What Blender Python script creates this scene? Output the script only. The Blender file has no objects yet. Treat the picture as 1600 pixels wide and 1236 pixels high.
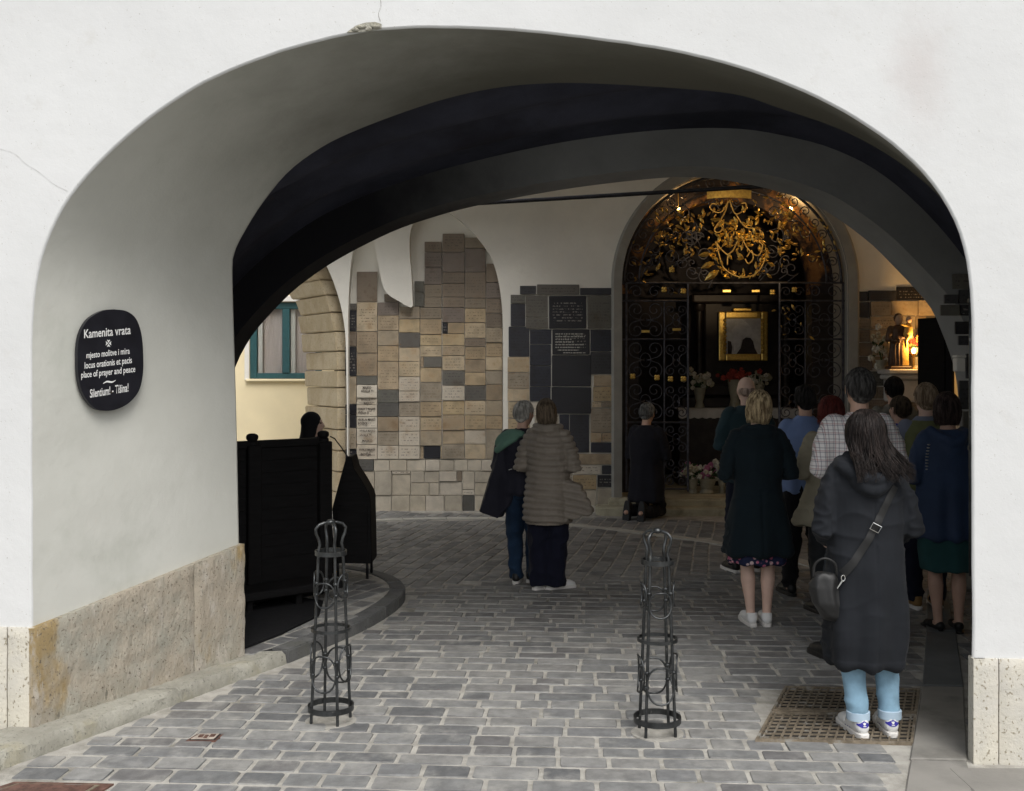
import bpy, bmesh, math, random
import numpy as np
from mathutils import Vector, Matrix, Euler, noise
from mathutils.geometry import tessellate_polygon

random.seed(7)
SC = bpy.context.scene
COL = SC.collection
R = math.radians
# ------------------------------------------------------------------ camera
FPX, CX, HY, EYE = 1650.0, 800.0, 580.0, 1.85      # focal length in px, principal column, horizon row, eye height
cam = bpy.data.cameras.new('camera')
cam.sensor_width = 36.0
cam.lens = 36.0 * FPX / 1600.0
cam.shift_y = -(618.0 - HY) / 1600.0
cam.clip_start, cam.clip_end = 0.1, 900
co = bpy.data.objects.new('camera', cam)
COL.objects.link(co)
co.location = (0, 0, EYE)
co.rotation_euler = (R(90), 0, 0)
SC.camera = co
# ------------------------------------------------------------------ sky, sun, exposure (bright overcast day)
SUN_EL, SUN_AZ = R(55), R(163)        # azimuth clockwise from +Y: behind the camera, a little to the right
w = bpy.data.worlds.new('World')
SC.world = w
w.use_nodes = True
nt = w.node_tree
bg = nt.nodes['Background']
sky = nt.nodes.new('ShaderNodeTexSky')
sky.sky_type = 'NISHITA'
sky.sun_disc = False
sky.sun_elevation = SUN_EL
sky.sun_rotation = SUN_AZ
sky.dust_density = 4.0
sky.air_density = 1.2
hs = nt.nodes.new('ShaderNodeHueSaturation')
hs.inputs['Saturation'].default_value = 0.3
nt.links.new(sky.outputs[0], hs.inputs['Color'])
nt.links.new(hs.outputs[0], bg.inputs['Color'])
bg.inputs['Strength'].default_value = 0.14
sl = bpy.data.lights.new('sun', 'SUN')
sl.energy = 1.5
sl.angle = R(30)
sl.color = (1.0, 0.985, 0.965)
so = bpy.data.objects.new('sun', sl)
COL.objects.link(so)
sd = Vector((math.sin(SUN_AZ) * math.cos(SUN_EL), math.cos(SUN_AZ) * math.cos(SUN_EL), math.sin(SUN_EL)))
so.location = sd * 40
so.rotation_euler = sd.to_track_quat('Z', 'Y').to_euler()
SC.view_settings.view_transform = 'Standard'
SC.view_settings.look = 'None'
SC.view_settings.exposure = 0.45
SC.view_settings.gamma = 1.0
SC.render.engine = 'CYCLES'
SC.cycles.use_denoising = True
SC.cycles.max_bounces = 10
SC.cycles.diffuse_bounces = 6
SC.cycles.sample_clamp_indirect = 6.0

# ------------------------------------------------------------------ pixel -> place
def at(px, py, Y):
    return Vector(((px - CX) / FPX * Y, Y, EYE - (py - HY) / FPX * Y))
def gnd(px, py, z=0.0):
    return at(px, py, FPX * (EYE - z) / (py - HY))
NF = Vector((0.0611, 0.9981, 0)).normalized()       # into the building, square to the front wall
C0 = 5.113                                          # front wall
C1 = 6.471                                          # its back face
C2 = 8.874                                          # second arch, front
C2B = C2 + 0.5                                      # second arch, back
def onplane(px, py, c):
    return at(px, py, c / (NF.x * (px - CX) / FPX + NF.y))
def catmull(pts, n):
    P = [Vector(p) for p in pts]
    P = [P[0] * 2 - P[1]] + P + [P[-1] * 2 - P[-2]]
    out = []
    for i in range(1, len(P) - 2):
        for k in range(16):
            t = k / 16.0
            a, b, c, d = P[i - 1], P[i], P[i + 1], P[i + 2]
            out.append(0.5 * ((2 * b) + (c - a) * t + (2 * a - 5 * b + 4 * c - d) * t * t + (3 * b - a - 3 * c + d) * t ** 3))
    out.append(P[-2])
    L = [0]
    for i in range(1, len(out)):
        L.append(L[-1] + (out[i] - out[i - 1]).length)
    res, j = [], 0
    for k in range(n):
        s = L[-1] * k / (n - 1)
        while j < len(L) - 2 and L[j + 1] < s:
            j += 1
        t = (s - L[j]) / max(1e-9, L[j + 1] - L[j])
        res.append(out[j].lerp(out[j + 1], t))
    return res

# ------------------------------------------------------------------ object helpers
PM = {}
def tag(o, label=None, cat=None, group=None, kind=None):
    if label: o['label'] = label
    if cat: o['category'] = cat
    if group: o['group'] = group
    if kind: o['kind'] = kind
    return o
def root(name, label, cat, loc=(0, 0, 0), rotz=0.0, scale=1.0, group=None):
    o = bpy.data.objects.new(name, None)
    o.empty_display_size = 0.2
    COL.objects.link(o)
    o.location = loc
    o.rotation_euler = (0, 0, rotz)
    o.scale = (scale, scale, scale)
    PM[o] = Matrix.Translation(Vector(loc)) @ Matrix.Rotation(rotz, 4, 'Z') @ Matrix.Scale(scale, 4)
    return tag(o, label, cat, group)
def to_mesh(x, name='m'):
    if isinstance(x, bpy.types.Mesh):
        return x
    me = bpy.data.meshes.new(name)
    x.to_mesh(me)
    x.free()
    return me
def part(name, x, mat, parent=None, local=False, smooth=False, label=None, cat=None, group=None, kind=None):
    """one mesh object; x in world coordinates unless local"""
    me = to_mesh(x, name)
    if mat is not None and len(me.materials) == 0:
        for m_ in (mat if isinstance(mat, (list, tuple)) else [mat]):
            me.materials.append(m_)
    if smooth:
        me.polygons.foreach_set('use_smooth', [True] * len(me.polygons))
    if smooth == 'auto':
        me.set_sharp_from_angle(angle=R(38))
    o = bpy.data.objects.new(name, me)
    COL.objects.link(o)
    if parent is not None:
        o.parent = parent
        if not local:
            me.transform(PM[parent].inverted())
        PM[o] = PM[parent]
    else:
        PM[o] = Matrix.Identity(4)
    return tag(o, label, cat, group, kind)
def piece(name, me, mat, parent, M):
    """an object that shares its mesh with alike pieces; M is its world matrix"""
    o = bpy.data.objects.new(name, me)
    COL.objects.link(o)
    o.parent = parent
    o.matrix_basis = PM[parent].inverted() @ M
    if mat is not None:
        o.material_slots[0].link = 'OBJECT'
        o.material_slots[0].material = mat
    return o
def copy_tree(o, parent=None):
    c = o.copy()
    COL.objects.link(c)
    if parent is not None:
        c.parent = parent
    for ch in list(o.children):
        copy_tree(ch, c)
    return c

def bm_box(bm, lo, hi, M=None):
    lo, hi = Vector(lo), Vector(hi)
    m = Matrix.Translation((lo + hi) / 2) @ Matrix.Diagonal((*(hi - lo), 1))
    return bmesh.ops.create_cube(bm, size=1, matrix=(M @ m) if M else m)['verts']
def box(lo, hi, bevel=0.0, M=None, seg=1):
    bm = bmesh.new()
    bm_box(bm, lo, hi, M)
    if bevel:
        bmesh.ops.bevel(bm, geom=bm.edges[:], offset=bevel, segments=seg, affect='EDGES', profile=0.6)
    return bm
def hexa(bm, p):
    """eight points: bottom loop of four then top loop of four"""
    v = [bm.verts.new(q) for q in p]
    for f in ((3, 2, 1, 0), (4, 5, 6, 7), (0, 1, 5, 4), (1, 2, 6, 5), (2, 3, 7, 6), (3, 0, 4, 7)):
        bm.faces.new([v[i] for i in f])
    return v
def loft(curves, close=False):
    bm = bmesh.new()
    rows = [[bm.verts.new(p) for p in c] for c in curves]
    for a, b in zip(rows, rows[1:]):
        n = len(a)
        for i in range(n if close else n - 1):
            j = (i + 1) % n
            bm.faces.new((a[i], a[j], b[j], b[i]))
    return bm
def fill(loops):
    """flat polygon with holes"""
    bm = bmesh.new()
    vs = [bm.verts.new(p) for l in loops for p in l]
    for t in tessellate_polygon([[Vector(p) for p in l] for l in loops]):
        try:
            bm.faces.new([vs[i] for i in t])
        except ValueError:
            pass
    return bm
def prism(bm, pts, dvec):
    """closed solid: polygon pts pushed by dvec"""
    dvec = Vector(dvec)
    a = [bm.verts.new(p) for p in pts]
    b = [bm.verts.new(Vector(p) + dvec) for p in pts]
    n = len(pts)
    bm.faces.new(a)
    bm.faces.new(b[::-1])
    for i in range(n):
        bm.faces.new((a[i], b[i], b[(i + 1) % n], a[(i + 1) % n]))
    bmesh.ops.recalc_face_normals(bm, faces=bm.faces[:])
    return bm
def frame_path(pts):
    T = []
    for i in range(len(pts)):
        a, b = pts[max(0, i - 1)], pts[min(len(pts) - 1, i + 1)]
        d = b - a
        T.append(d.normalized() if d.length > 1e-9 else Vector((0, 0, 1)))
    u = T[0].orthogonal().normalized()
    fr = []
    for t in T:
        u = (u - t * u.dot(t))
        u = u.normalized() if u.length > 1e-6 else t.orthogonal().normalized()
        fr.append((t, u, t.cross(u)))
    return fr
def tube(bm, pts, rad, seg=8, closed=False, cap=True, round_caps=False):
    pts = [Vector(p) for p in pts]
    if not hasattr(rad, '__len__'):
        rad = [rad] * len(pts)
    rad = list(rad)
    if round_caps:
        d0, d1 = (pts[0] - pts[1]).normalized(), (pts[-1] - pts[-2]).normalized()
        p0, p1, r0, r1 = pts[0], pts[-1], rad[0], rad[-1]
        pts = [p0 + d0 * r0 * .9, p0 + d0 * r0 * .6] + pts + [p1 + d1 * r1 * .6, p1 + d1 * r1 * .9]
        rad = [r0 * .35, r0 * .8] + rad + [r1 * .8, r1 * .35]
    if closed:
        pts = pts + [pts[0]]
        rad = rad + [rad[0]]
    fr = frame_path(pts)
    if closed:
        t = (pts[1] - pts[-2]).normalized()
        u = (fr[0][1] - t * fr[0][1].dot(t)).normalized()
        fr[0] = fr[-1] = (t, u, t.cross(u))
    rows = []
    for p, (t, u, v), r in zip(pts, fr, rad):
        rows.append([bm.verts.new(p + (u * math.cos(k * 2 * math.pi / seg) + v * math.sin(k * 2 * math.pi / seg)) * r) for k in range(seg)])
    if closed:
        for v_ in rows[-1]:
            bm.verts.remove(v_)
        rows[-1] = rows[0]
    for a, b in zip(rows, rows[1:]):
        for k in range(seg):
            j = (k + 1) % seg
            bm.faces.new((a[k], a[j], b[j], b[k]))
    if cap and not closed:
        bm.faces.new(rows[0][::-1])
        bm.faces.new(rows[-1])
    return bm
def stack(bm, rings, seg=28, power=2.0):
    """closed body of level rings (z, cx, cy, rx, ry)"""
    rows = []
    for (z, cx, cy, rx, ry) in rings:
        row = []
        for k in range(seg):
            a = 2 * math.pi * k / seg
            c, s = math.cos(a), math.sin(a)
            e = 2.0 / power
            row.append(bm.verts.new((cx + rx * math.copysign(abs(c) ** e, c), cy + ry * math.copysign(abs(s) ** e, s), z)))
        rows.append(row)
    for a, b in zip(rows, rows[1:]):
        for k in range(seg):
            j = (k + 1) % seg
            bm.faces.new((a[k], a[j], b[j], b[k]))
    bm.faces.new(rows[0][::-1])
    bm.faces.new(rows[-1])
    bmesh.ops.recalc_face_normals(bm, faces=bm.faces[:])
    return bm
def ball(bm, c, r, seg=16, M=None):
    r = r if hasattr(r, '__len__') else (r, r, r)
    m = Matrix.Translation(Vector(c)) @ (M if M else Matrix.Identity(4)) @ Matrix.Diagonal((*r, 1))
    return bmesh.ops.create_uvsphere(bm, u_segments=seg, v_segments=max(6, seg // 2 + 2), radius=1, matrix=m)['verts']
def hull(bm, pts):
    b2 = bmesh.new()
    vs = [b2.verts.new(p) for p in pts]
    bmesh.ops.convex_hull(b2, input=vs)
    me = bpy.data.meshes.new('h')
    b2.to_mesh(me)
    b2.free()
    bm.from_mesh(me)
    bpy.data.meshes.remove(me)
def remesh(bm, voxel, smooth=4, fac=0.5):
    me = to_mesh(bm, 'tmp')
    o = bpy.data.objects.new('tmp', me)
    COL.objects.link(o)
    m = o.modifiers.new('r', 'REMESH')
    m.mode = 'VOXEL'
    m.voxel_size = voxel
    s = o.modifiers.new('s', 'SMOOTH')
    s.factor = fac
    s.iterations = smooth
    bpy.context.view_layer.update()
    dg = bpy.context.evaluated_depsgraph_get()
    out = bpy.data.meshes.new_from_object(o.evaluated_get(dg))
    bpy.data.objects.remove(o)
    bpy.data.meshes.remove(me)
    out.polygons.foreach_set('use_smooth', [True] * len(out.polygons))
    return out
def displace(me, fn):
    n = len(me.vertices)
    c = np.empty(n * 3, np.float32)
    nn = np.empty(n * 3, np.float32)
    me.vertices.foreach_get('co', c)
    me.vertex_normals.foreach_get('vector', nn)
    c = c.reshape(-1, 3)
    nn = nn.reshape(-1, 3)
    d = np.array([fn(p[0], p[1], p[2]) for p in c.tolist()], np.float32)
    c += nn * d[:, None]
    me.vertices.foreach_set('co', c.ravel())
    me.update()
    return me
def join(me, bm2, mat_index=0):
    """append a bmesh to a mesh, its faces on material slot mat_index"""
    b = bmesh.new()
    b.from_mesh(me)
    n0 = len(b.faces)
    t = to_mesh(bm2, 't')
    b.from_mesh(t)
    b.faces.ensure_lookup_table()
    for f in b.faces[n0:]:
        f.material_index = mat_index
        f.smooth = True
    b.to_mesh(me)
    b.free()
    bpy.data.meshes.remove(t)
    return me
def text_mesh(body, offset=0.0):
    cu = bpy.data.curves.new('t', 'FONT')
    cu.body = body
    cu.size = 1.0
    cu.offset = offset
    cu.resolution_u = 3
    o = bpy.data.objects.new('t', cu)
    COL.objects.link(o)
    bpy.context.view_layer.update()
    me = bpy.data.meshes.new_from_object(o.evaluated_get(bpy.context.evaluated_depsgraph_get()))
    bpy.data.objects.remove(o)
    return me

# ------------------------------------------------------------------ materials
def lin(r, g, b):
    f = lambda c: (c / 255 / 12.92) if c / 255 <= .04045 else ((c / 255 + .055) / 1.055) ** 2.4
    return (f(r), f(g), f(b))
def mul(c, k):
    return tuple(min(1, x * k) for x in c)
class NB:
    def __init__(s, name):
        s.m = bpy.data.materials.new(name)
        s.m.use_nodes = True
        s.t = s.m.node_tree
        s.b = s.t.nodes['Principled BSDF']
        s.pos = s.n('ShaderNodeNewGeometry')
    def n(s, typ, **kw):
        x = s.t.nodes.new(typ)
        for k, v in kw.items():
            setattr(x, k, v)
        return x
    def l(s, a, b):
        s.t.links.new(a, b)
    def setv(s, sock, v):
        if isinstance(v, bpy.types.NodeSocket):
            s.l(v, sock)
        elif hasattr(v, '__len__') and sock.type == 'RGBA':
            sock.default_value = (*v[:3], 1)
        else:
            sock.default_value = v
    def noise(s, scale, detail=5, rough=.6, stretch=None, dist=0.0):
        x = s.n('ShaderNodeTexNoise')
        x.inputs['Scale'].default_value = scale
        x.inputs['Detail'].default_value = detail
        x.inputs['Roughness'].default_value = rough
        x.inputs['Distortion'].default_value = dist
        v = s.pos.outputs['Position']
        if stretch:
            mp = s.n('ShaderNodeMapping')
            mp.inputs['Scale'].default_value = stretch
            s.l(v, mp.inputs['Vector'])
            v = mp.outputs[0]
        s.l(v, x.inputs['Vector'])
        return x.outputs[0]
    def ramp(s, f, lo, hi):
        x = s.n('ShaderNodeMapRange', interpolation_type='SMOOTHSTEP')
        s.l(f, x.inputs['Value'])
        x.inputs['From Min'].default_value = lo
        x.inputs['From Max'].default_value = hi
        return x.outputs[0]
    def mix(s, f, a, b, mode='MIX'):
        x = s.n('ShaderNodeMix', data_type='RGBA', blend_type=mode)
        s.setv(x.inputs[0], f)
        s.setv(x.inputs[6], a)
        s.setv(x.inputs[7], b)
        return x.outputs[2]
    def math(s, op, a, b=None):
        x = s.n('ShaderNodeMath', operation=op)
        s.setv(x.inputs[0], a)
        if b is not None:
            s.setv(x.inputs[1], b)
        return x.outputs[0]
    def bump(s, h, strength=.3, dist=.01, prev=None):
        x = s.n('ShaderNodeBump')
        x.inputs['Strength'].default_value = strength
        x.inputs['Distance'].default_value = dist
        s.l(h, x.inputs['Height'])
        if prev is not None:
            s.l(prev, x.inputs['Normal'])
        return x.outputs[0]
    def done(s, col, rough=.8, metal=0.0, normal=None, spec=.5):
        s.setv(s.b.inputs['Base Color'], col)
        s.setv(s.b.inputs['Roughness'], rough)
        s.setv(s.b.inputs['Metallic'], metal)
        s.b.inputs['Specular IOR Level'].default_value = spec
        if normal is not None:
            s.l(normal, s.b.inputs['Normal'])
        return s.m
def M(name, col, var=.15, nscale=4, rough=.8, metal=0.0, bump=.25, bscale=60, bdist=.006, stain=None, palette=None, spec=.4, stretch=None):
    """plain procedural surface: base colour with cloudy variation, optional stains, optional palette by object and island"""
    b = NB(name)
    n1 = b.ramp(b.noise(nscale, stretch=stretch), .3, .7)
    if palette:
        oi = b.n('ShaderNodeObjectInfo')
        f = b.math('FRACT', b.math('ADD', oi.outputs['Random'], b.math('MULTIPLY', b.pos.outputs['Random Per Island'], 7.31)))
        cr = b.n('ShaderNodeValToRGB')
        cr.color_ramp.interpolation = 'CONSTANT'
        els = cr.color_ramp.elements
        while len(els) < len(palette):
            els.new(1)
        for i, c in enumerate(palette):
            els[i].position = i / len(palette)
            els[i].color = (*c, 1)
        b.l(f, cr.inputs[0])
        base = cr.outputs[0]
        c = b.mix(n1, b.mix(1.0, base, (1 - var,) * 3, 'MULTIPLY'), base)
    else:
        c = b.mix(n1, mul(col, 1 - var), mul(col, 1 + var))
    if stain:
        sc, ss, lo, hi = stain[:4]
        st = b.ramp(b.noise(ss, 6, .65, stretch=stain[4] if len(stain) > 4 else None), lo, hi)
        c = b.mix(st, c, sc)
    nrm = None
    if bump:
        nrm = b.bump(b.noise(bscale, 5, .65, stretch=stretch), bump, bdist)
    return b.done(c, rough, metal, nrm, spec)
# ================================================================== materials of the place
def facade_mat():
    b = NB('white_facade_plaster')
    n1 = b.ramp(b.noise(.8, 6, .6), .35, .7)
    c = b.mix(n1, (.56, .565, .56), (.60, .605, .60))
    c = b.mix(b.ramp(b.noise(7, 6, .7), .55, .85), c, (.53, .525, .505))
    # old pinkish damp patch high on the right
    p = onplane(1440, 110, C0)
    vd = b.n('ShaderNodeVectorMath', operation='SUBTRACT')
    b.l(b.pos.outputs['Position'], vd.inputs[0])
    vd.inputs[1].default_value = p
    vs = b.n('ShaderNodeVectorMath', operation='MULTIPLY')
    b.l(vd.outputs[0], vs.inputs[0])
    vs.inputs[1].default_value = (2.6, 1, 1.35)
    ln = b.n('ShaderNodeVectorMath', operation='LENGTH')
    b.l(vs.outputs[0], ln.inputs[0])
    d = b.math('ADD', ln.outputs['Value'], b.math('MULTIPLY', b.noise(5, 6, .7), .9))
    f = b.n('ShaderNodeMapRange', interpolation_type='SMOOTHSTEP')
    b.l(d, f.inputs['Value'])
    f.inputs['From Min'].default_value = .35
    f.inputs['From Max'].default_value = 1.05
    f.inputs['To Min'].default_value = .6
    f.inputs['To Max'].default_value = 0
    c = b.mix(f.outputs[0], c, (.49, .455, .44))
    c = b.mix(b.ramp(b.noise(95, 2, .5), .70, .76), c, (.40, .39, .36))
    h = b.bump(b.noise(4, 6, .55), .22, .03)
    h = b.bump(b.noise(120, 4, .6), .18, .003, h)
    return b.done(c, .9, 0, h, .25)
FACADE = facade_mat()
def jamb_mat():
    # pale plaster, with shade along the passage crown painted as a darkening
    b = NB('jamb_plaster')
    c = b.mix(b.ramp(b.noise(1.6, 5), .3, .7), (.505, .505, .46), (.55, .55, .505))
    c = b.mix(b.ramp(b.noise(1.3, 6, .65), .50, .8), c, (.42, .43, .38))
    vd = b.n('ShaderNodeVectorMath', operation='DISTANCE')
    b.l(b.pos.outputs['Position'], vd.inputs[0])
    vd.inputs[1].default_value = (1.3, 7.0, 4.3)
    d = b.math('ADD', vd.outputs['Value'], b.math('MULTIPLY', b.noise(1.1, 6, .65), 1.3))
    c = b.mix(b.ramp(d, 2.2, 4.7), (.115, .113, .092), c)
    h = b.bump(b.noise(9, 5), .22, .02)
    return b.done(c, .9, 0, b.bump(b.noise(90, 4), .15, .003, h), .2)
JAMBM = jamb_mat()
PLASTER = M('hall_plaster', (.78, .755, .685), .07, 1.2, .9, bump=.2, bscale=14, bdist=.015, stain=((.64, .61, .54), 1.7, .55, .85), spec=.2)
SHADESOOT = M('shaded_sooty_plaster', (.058, .061, .085), .3, 1.1, .9, bump=.25, bscale=9, bdist=.03, stain=((.03, .03, .04), .8, .45, .75), spec=.15)  # deep vault shade put into the plaster colour, along with candle soot
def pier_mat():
    # grey plaster with the deep shade at its left end painted into the colour
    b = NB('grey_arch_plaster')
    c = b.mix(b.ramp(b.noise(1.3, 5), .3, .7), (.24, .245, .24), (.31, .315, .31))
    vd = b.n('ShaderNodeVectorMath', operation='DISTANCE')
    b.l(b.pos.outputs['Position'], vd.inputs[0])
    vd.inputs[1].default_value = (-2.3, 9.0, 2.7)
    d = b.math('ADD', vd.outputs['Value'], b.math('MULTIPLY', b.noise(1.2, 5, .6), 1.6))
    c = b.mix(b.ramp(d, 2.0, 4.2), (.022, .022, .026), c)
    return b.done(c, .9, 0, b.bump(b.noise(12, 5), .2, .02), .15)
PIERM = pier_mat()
def stone_mat(name, c1, c2, c3, pit=.5):
    b = NB(name)
    n1 = b.ramp(b.noise(3.0, 6, .65), .35, .65)
    c = b.mix(n1, c1, c2)
    c = b.mix(b.ramp(b.noise(2.2, 5, .6, stretch=(1.5, 1.5, .8)), .52, .68), c, c3)
    c = b.mix(b.ramp(b.noise(55, 4, .7), .56, .7), c, mul(c1, .55))
    vor = b.n('ShaderNodeTexVoronoi')
    vor.inputs['Scale'].default_value = 48
    b.l(b.pos.outputs['Position'], vor.inputs['Vector'])
    h = b.bump(b.noise(14, 8, .72), .8 * pit, .035)
    h = b.bump(b.ramp(vor.outputs['Distance'], .05, .3), .35 * pit, .008, h)
    return b.done(c, .92, 0, h, .2)
def plinth_mat():
    b = NB('weathered_limestone')
    c = b.mix(b.ramp(b.noise(2.6, 7, .7), .36, .62), (.49, .475, .40), (.53, .465, .37))
    c = b.mix(b.ramp(b.noise(1.7, 5, .6, stretch=(1.3, 1.3, .7)), .52, .63), c, (.47, .35, .18))
    c = b.mix(b.ramp(b.noise(7, 6, .7, stretch=(1.6, 1.6, .45)), .54, .66), c, (.60, .55, .47))
    c = b.mix(b.ramp(b.noise(9, 6, .75, stretch=(1.5, 1.5, .5)), .40, .30), c, (.25, .235, .19))
    c = b.mix(b.ramp(b.noise(60, 4, .7), .57, .68), c, (.20, .17, .13))
    h = b.bump(b.noise(10, 9, .75, stretch=(1.4, 1.4, .55)), .95, .06)
    h = b.bump(b.noise(75, 5, .7), .6, .008, h)
    return b.done(c, .93, 0, h, .2)
PLINTH = plinth_mat()
def speckled_mat():
    b = NB('speckled_white_stone')
    c = b.mix(b.ramp(b.noise(4, 5), .35, .65), (.54, .51, .43), (.49, .47, .42))
    sp = b.ramp(b.noise(62, 3, .55, stretch=(1, 1, .7)), .59, .66)
    c = b.mix(sp, c, (.27, .24, .18))
    h = b.bump(b.noise(55, 5, .6), .5, .008)
    return b.done(c, .85, 0, h, .3)
SPECK = speckled_mat()
KERB = stone_mat('kerb_stone', (.26, .25, .21), (.36, .35, .30), (.30, .28, .21), .7)
DARKKERB = stone_mat('dark_kerb_stone', (.10, .10, .10), (.14, .14, .135), (.11, .11, .10), .5)
SLAB = M('flush_slab_stone', (.21, .20, .18), .12, 3, .85, bump=.4, bscale=45, bdist=.006, stain=((.13, .125, .11), 2.5, .5, .75))
DARKSLAB = M('dark_slab_stone', (.12, .128, .128), .15, 3, .7, bump=.3, bscale=40, bdist=.006)
MORTAR = M('sett_mortar', (.345, .33, .295), .2, 9, .95, bump=.6, bscale=90, bdist=.01, stain=((.17, .16, .13), 3, .5, .75))
_pal = [(.200, .202, .198), (.165, .168, .168), (.24, .24, .234), (.215, .213, .205), (.135, .138, .140), (.26, .258, .248), (.19, .192, .192), (.23, .227, .217), (.155, .152, .150)]
SETT = M('paving_setts', (1, 1, 1), .3, 14, .62, bump=.5, bscale=55, bdist=.008, stain=((.31, .303, .28), 4.5, .46, .78), palette=_pal, spec=.4)
GROUND = M('street_surface', (.20, .20, .19), .15, 2, .9, bump=.3, bscale=30)
IRON = M('painted_iron', (.060, .063, .064), .3, 20, .34, .75, bump=.25, bscale=70, bdist=.003, stain=((.20, .20, .19), 16, .6, .72))
GATEIRON = M('grey_worn_gate_iron', (.085, .085, .10), .35, 20, .42, .6, bump=.2, bscale=80, bdist=.002)
BLACKIRON = M('black_wrought_iron', (.022, .022, .026), .3, 20, .5, .5, bump=.2, bscale=80, bdist=.002)
GOLD = M('gilding', (.95, .62, .18), .2, 30, .32, 1.0, bump=.3, bscale=60, bdist=.003)
RUST = M('rusty_grate_iron', (.20, .165, .12), .3, 25, .7, .4, bump=.5, bscale=80, bdist=.003, stain=((.30, .29, .26), 9, .52, .68))
PIT = M('pit_dirt', (.02, .018, .015), .3, 20, .95)
BLACKWOOD = M('black_painted_wood', (.007, .0065, .0068), .3, 6, .65, bump=.25, bscale=30, bdist=.003, stretch=(1, 1, 8), spec=.15)
OCHRE = M('yellow_render', (.82, .71, .47), .05, 1.2, .9, bump=.2, bscale=30, stain=((.78, .67, .45), 2, .5, .8))
SANDST = stone_mat('sandstone_block', (.52, .42, .27), (.60, .51, .36), (.48, .38, .25), .4)
BROWNPL = M('brown_rebate_plaster', (.11, .088, .066), .15, 4, .9, bump=.3, bscale=25)
TEAL = M('teal_window_paint', (.025, .085, .095), .1, 12, .4, bump=.05)
CURTAIN = M('pink_blind', (.58, .50, .46), .05, 3, .9, stretch=(6, 6, .4))
WHITEP = M('white_window_paint', (.75, .73, .68), .04, 8, .5, bump=.05)
def glass_mat():
    b = NB('window_glass')
    b.b.inputs['Transmission Weight'].default_value = 1.0
    b.b.inputs['IOR'].default_value = 1.3
    return b.done((.95, .97, .97), .02, 0, b.bump(b.noise(3, 2), .05, .01), .5)
GLASS = glass_mat()

# ================================================================== ground and paving
def inside(p, poly):
    x, y, c = p[0], p[1], False
    for i in range(len(poly)):
        a, b = poly[i - 1], poly[i]
        if (a[1] > y) != (b[1] > y) and x < (b[0] - a[0]) * (y - a[1]) / (b[1] - a[1]) + a[0]:
            c = not c
    return c
g = bmesh.new()
s_ = 320
g.faces.new([g.verts.new(p) for p in ((-s_, -s_, -.04), (s_, -s_, -.04), (s_, s_, -.04), (-s_, s_, -.04))])
part('ground', g, GROUND, kind='structure')
g = bmesh.new()
g.faces.new([g.verts.new(p) for p in ((-9, .5, .0), (9, .5, .0), (9, 13.98, .0), (-9, 13.98, .0))])
PAVE = part('pavement', g, MORTAR, kind='structure')

KZ = 0.08
kout = [gnd(*p) for p in ((-130, 1256), (-60, 1228), (0, 1205), (100, 1168), (200, 1130), (283, 1098), (370, 1066), (450, 1037))]
kin = [gnd(p[0], p[1], KZ) for p in ((-160, 1166), (-90, 1156), (-40, 1152), (40, 1133), (128, 1103), (205, 1077), (290, 1048), (376, 1019))]
isl_px = [(450, 1037), (500, 1016), (560, 990), (600, 968), (622, 952), (633, 938), (630, 926), (612, 914), (585, 905), (540, 898), (470, 893), (380, 893)]
isl = catmull([gnd(*p) for p in isl_px], 40)
island_poly = [v for v in isl] + [Vector((-3.3, 9.6, 0)), Vector((-3.3, 6.5, 0)), Vector((-1.72, 6.5, 0))]
# flush slabs along the right-hand wall (near -> far)
bl = [gnd(1412, 1246), gnd(1421, 1190), gnd(1441, 1075), gnd(1447, 990), gnd(1449, 925)]
br = [gnd(1522, 1246), gnd(1512, 1192), gnd(1506, 1076), gnd(1494, 990), gnd(1478, 925)]
band_poly = bl + br[::-1]
u_ = Vector((NF.y, -NF.x, 0))
v_ = Vector((math.sin(R(23)), math.cos(R(23)), 0))
g0 = gnd(1180, 1160)
GW, GL = .77, .47
grates = [(g0, 'near'), (g0 + v_ * (GL + .03), 'far')]
grate_poly = [g0 - u_ * .02 - v_ * .02, g0 + u_ * (GW + .02) - v_ * .02, g0 + u_ * (GW + .02) + v_ * (2 * GL + .05), g0 - u_ * .02 + v_ * (2 * GL + .05)]
cov1 = [gnd(*p) for p in ((290, 1160), (338, 1160), (350, 1149), (308, 1149))]
cov2 = [gnd(*p) for p in ((-95, 1262), (110, 1268), (178, 1227), (22, 1224))]
walk_right = [Vector((1.98, 2.0, 0)), Vector((9, 2.0, 0)), Vector((9, 4.72, 0)), Vector((1.98, 5.02, 0))]
blocked = [island_poly, band_poly, grate_poly, cov1, cov2, kout + kin[::-1] + [Vector((-6, 5.3, 0)), Vector((-6, 4.4, 0))], walk_right]

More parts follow.
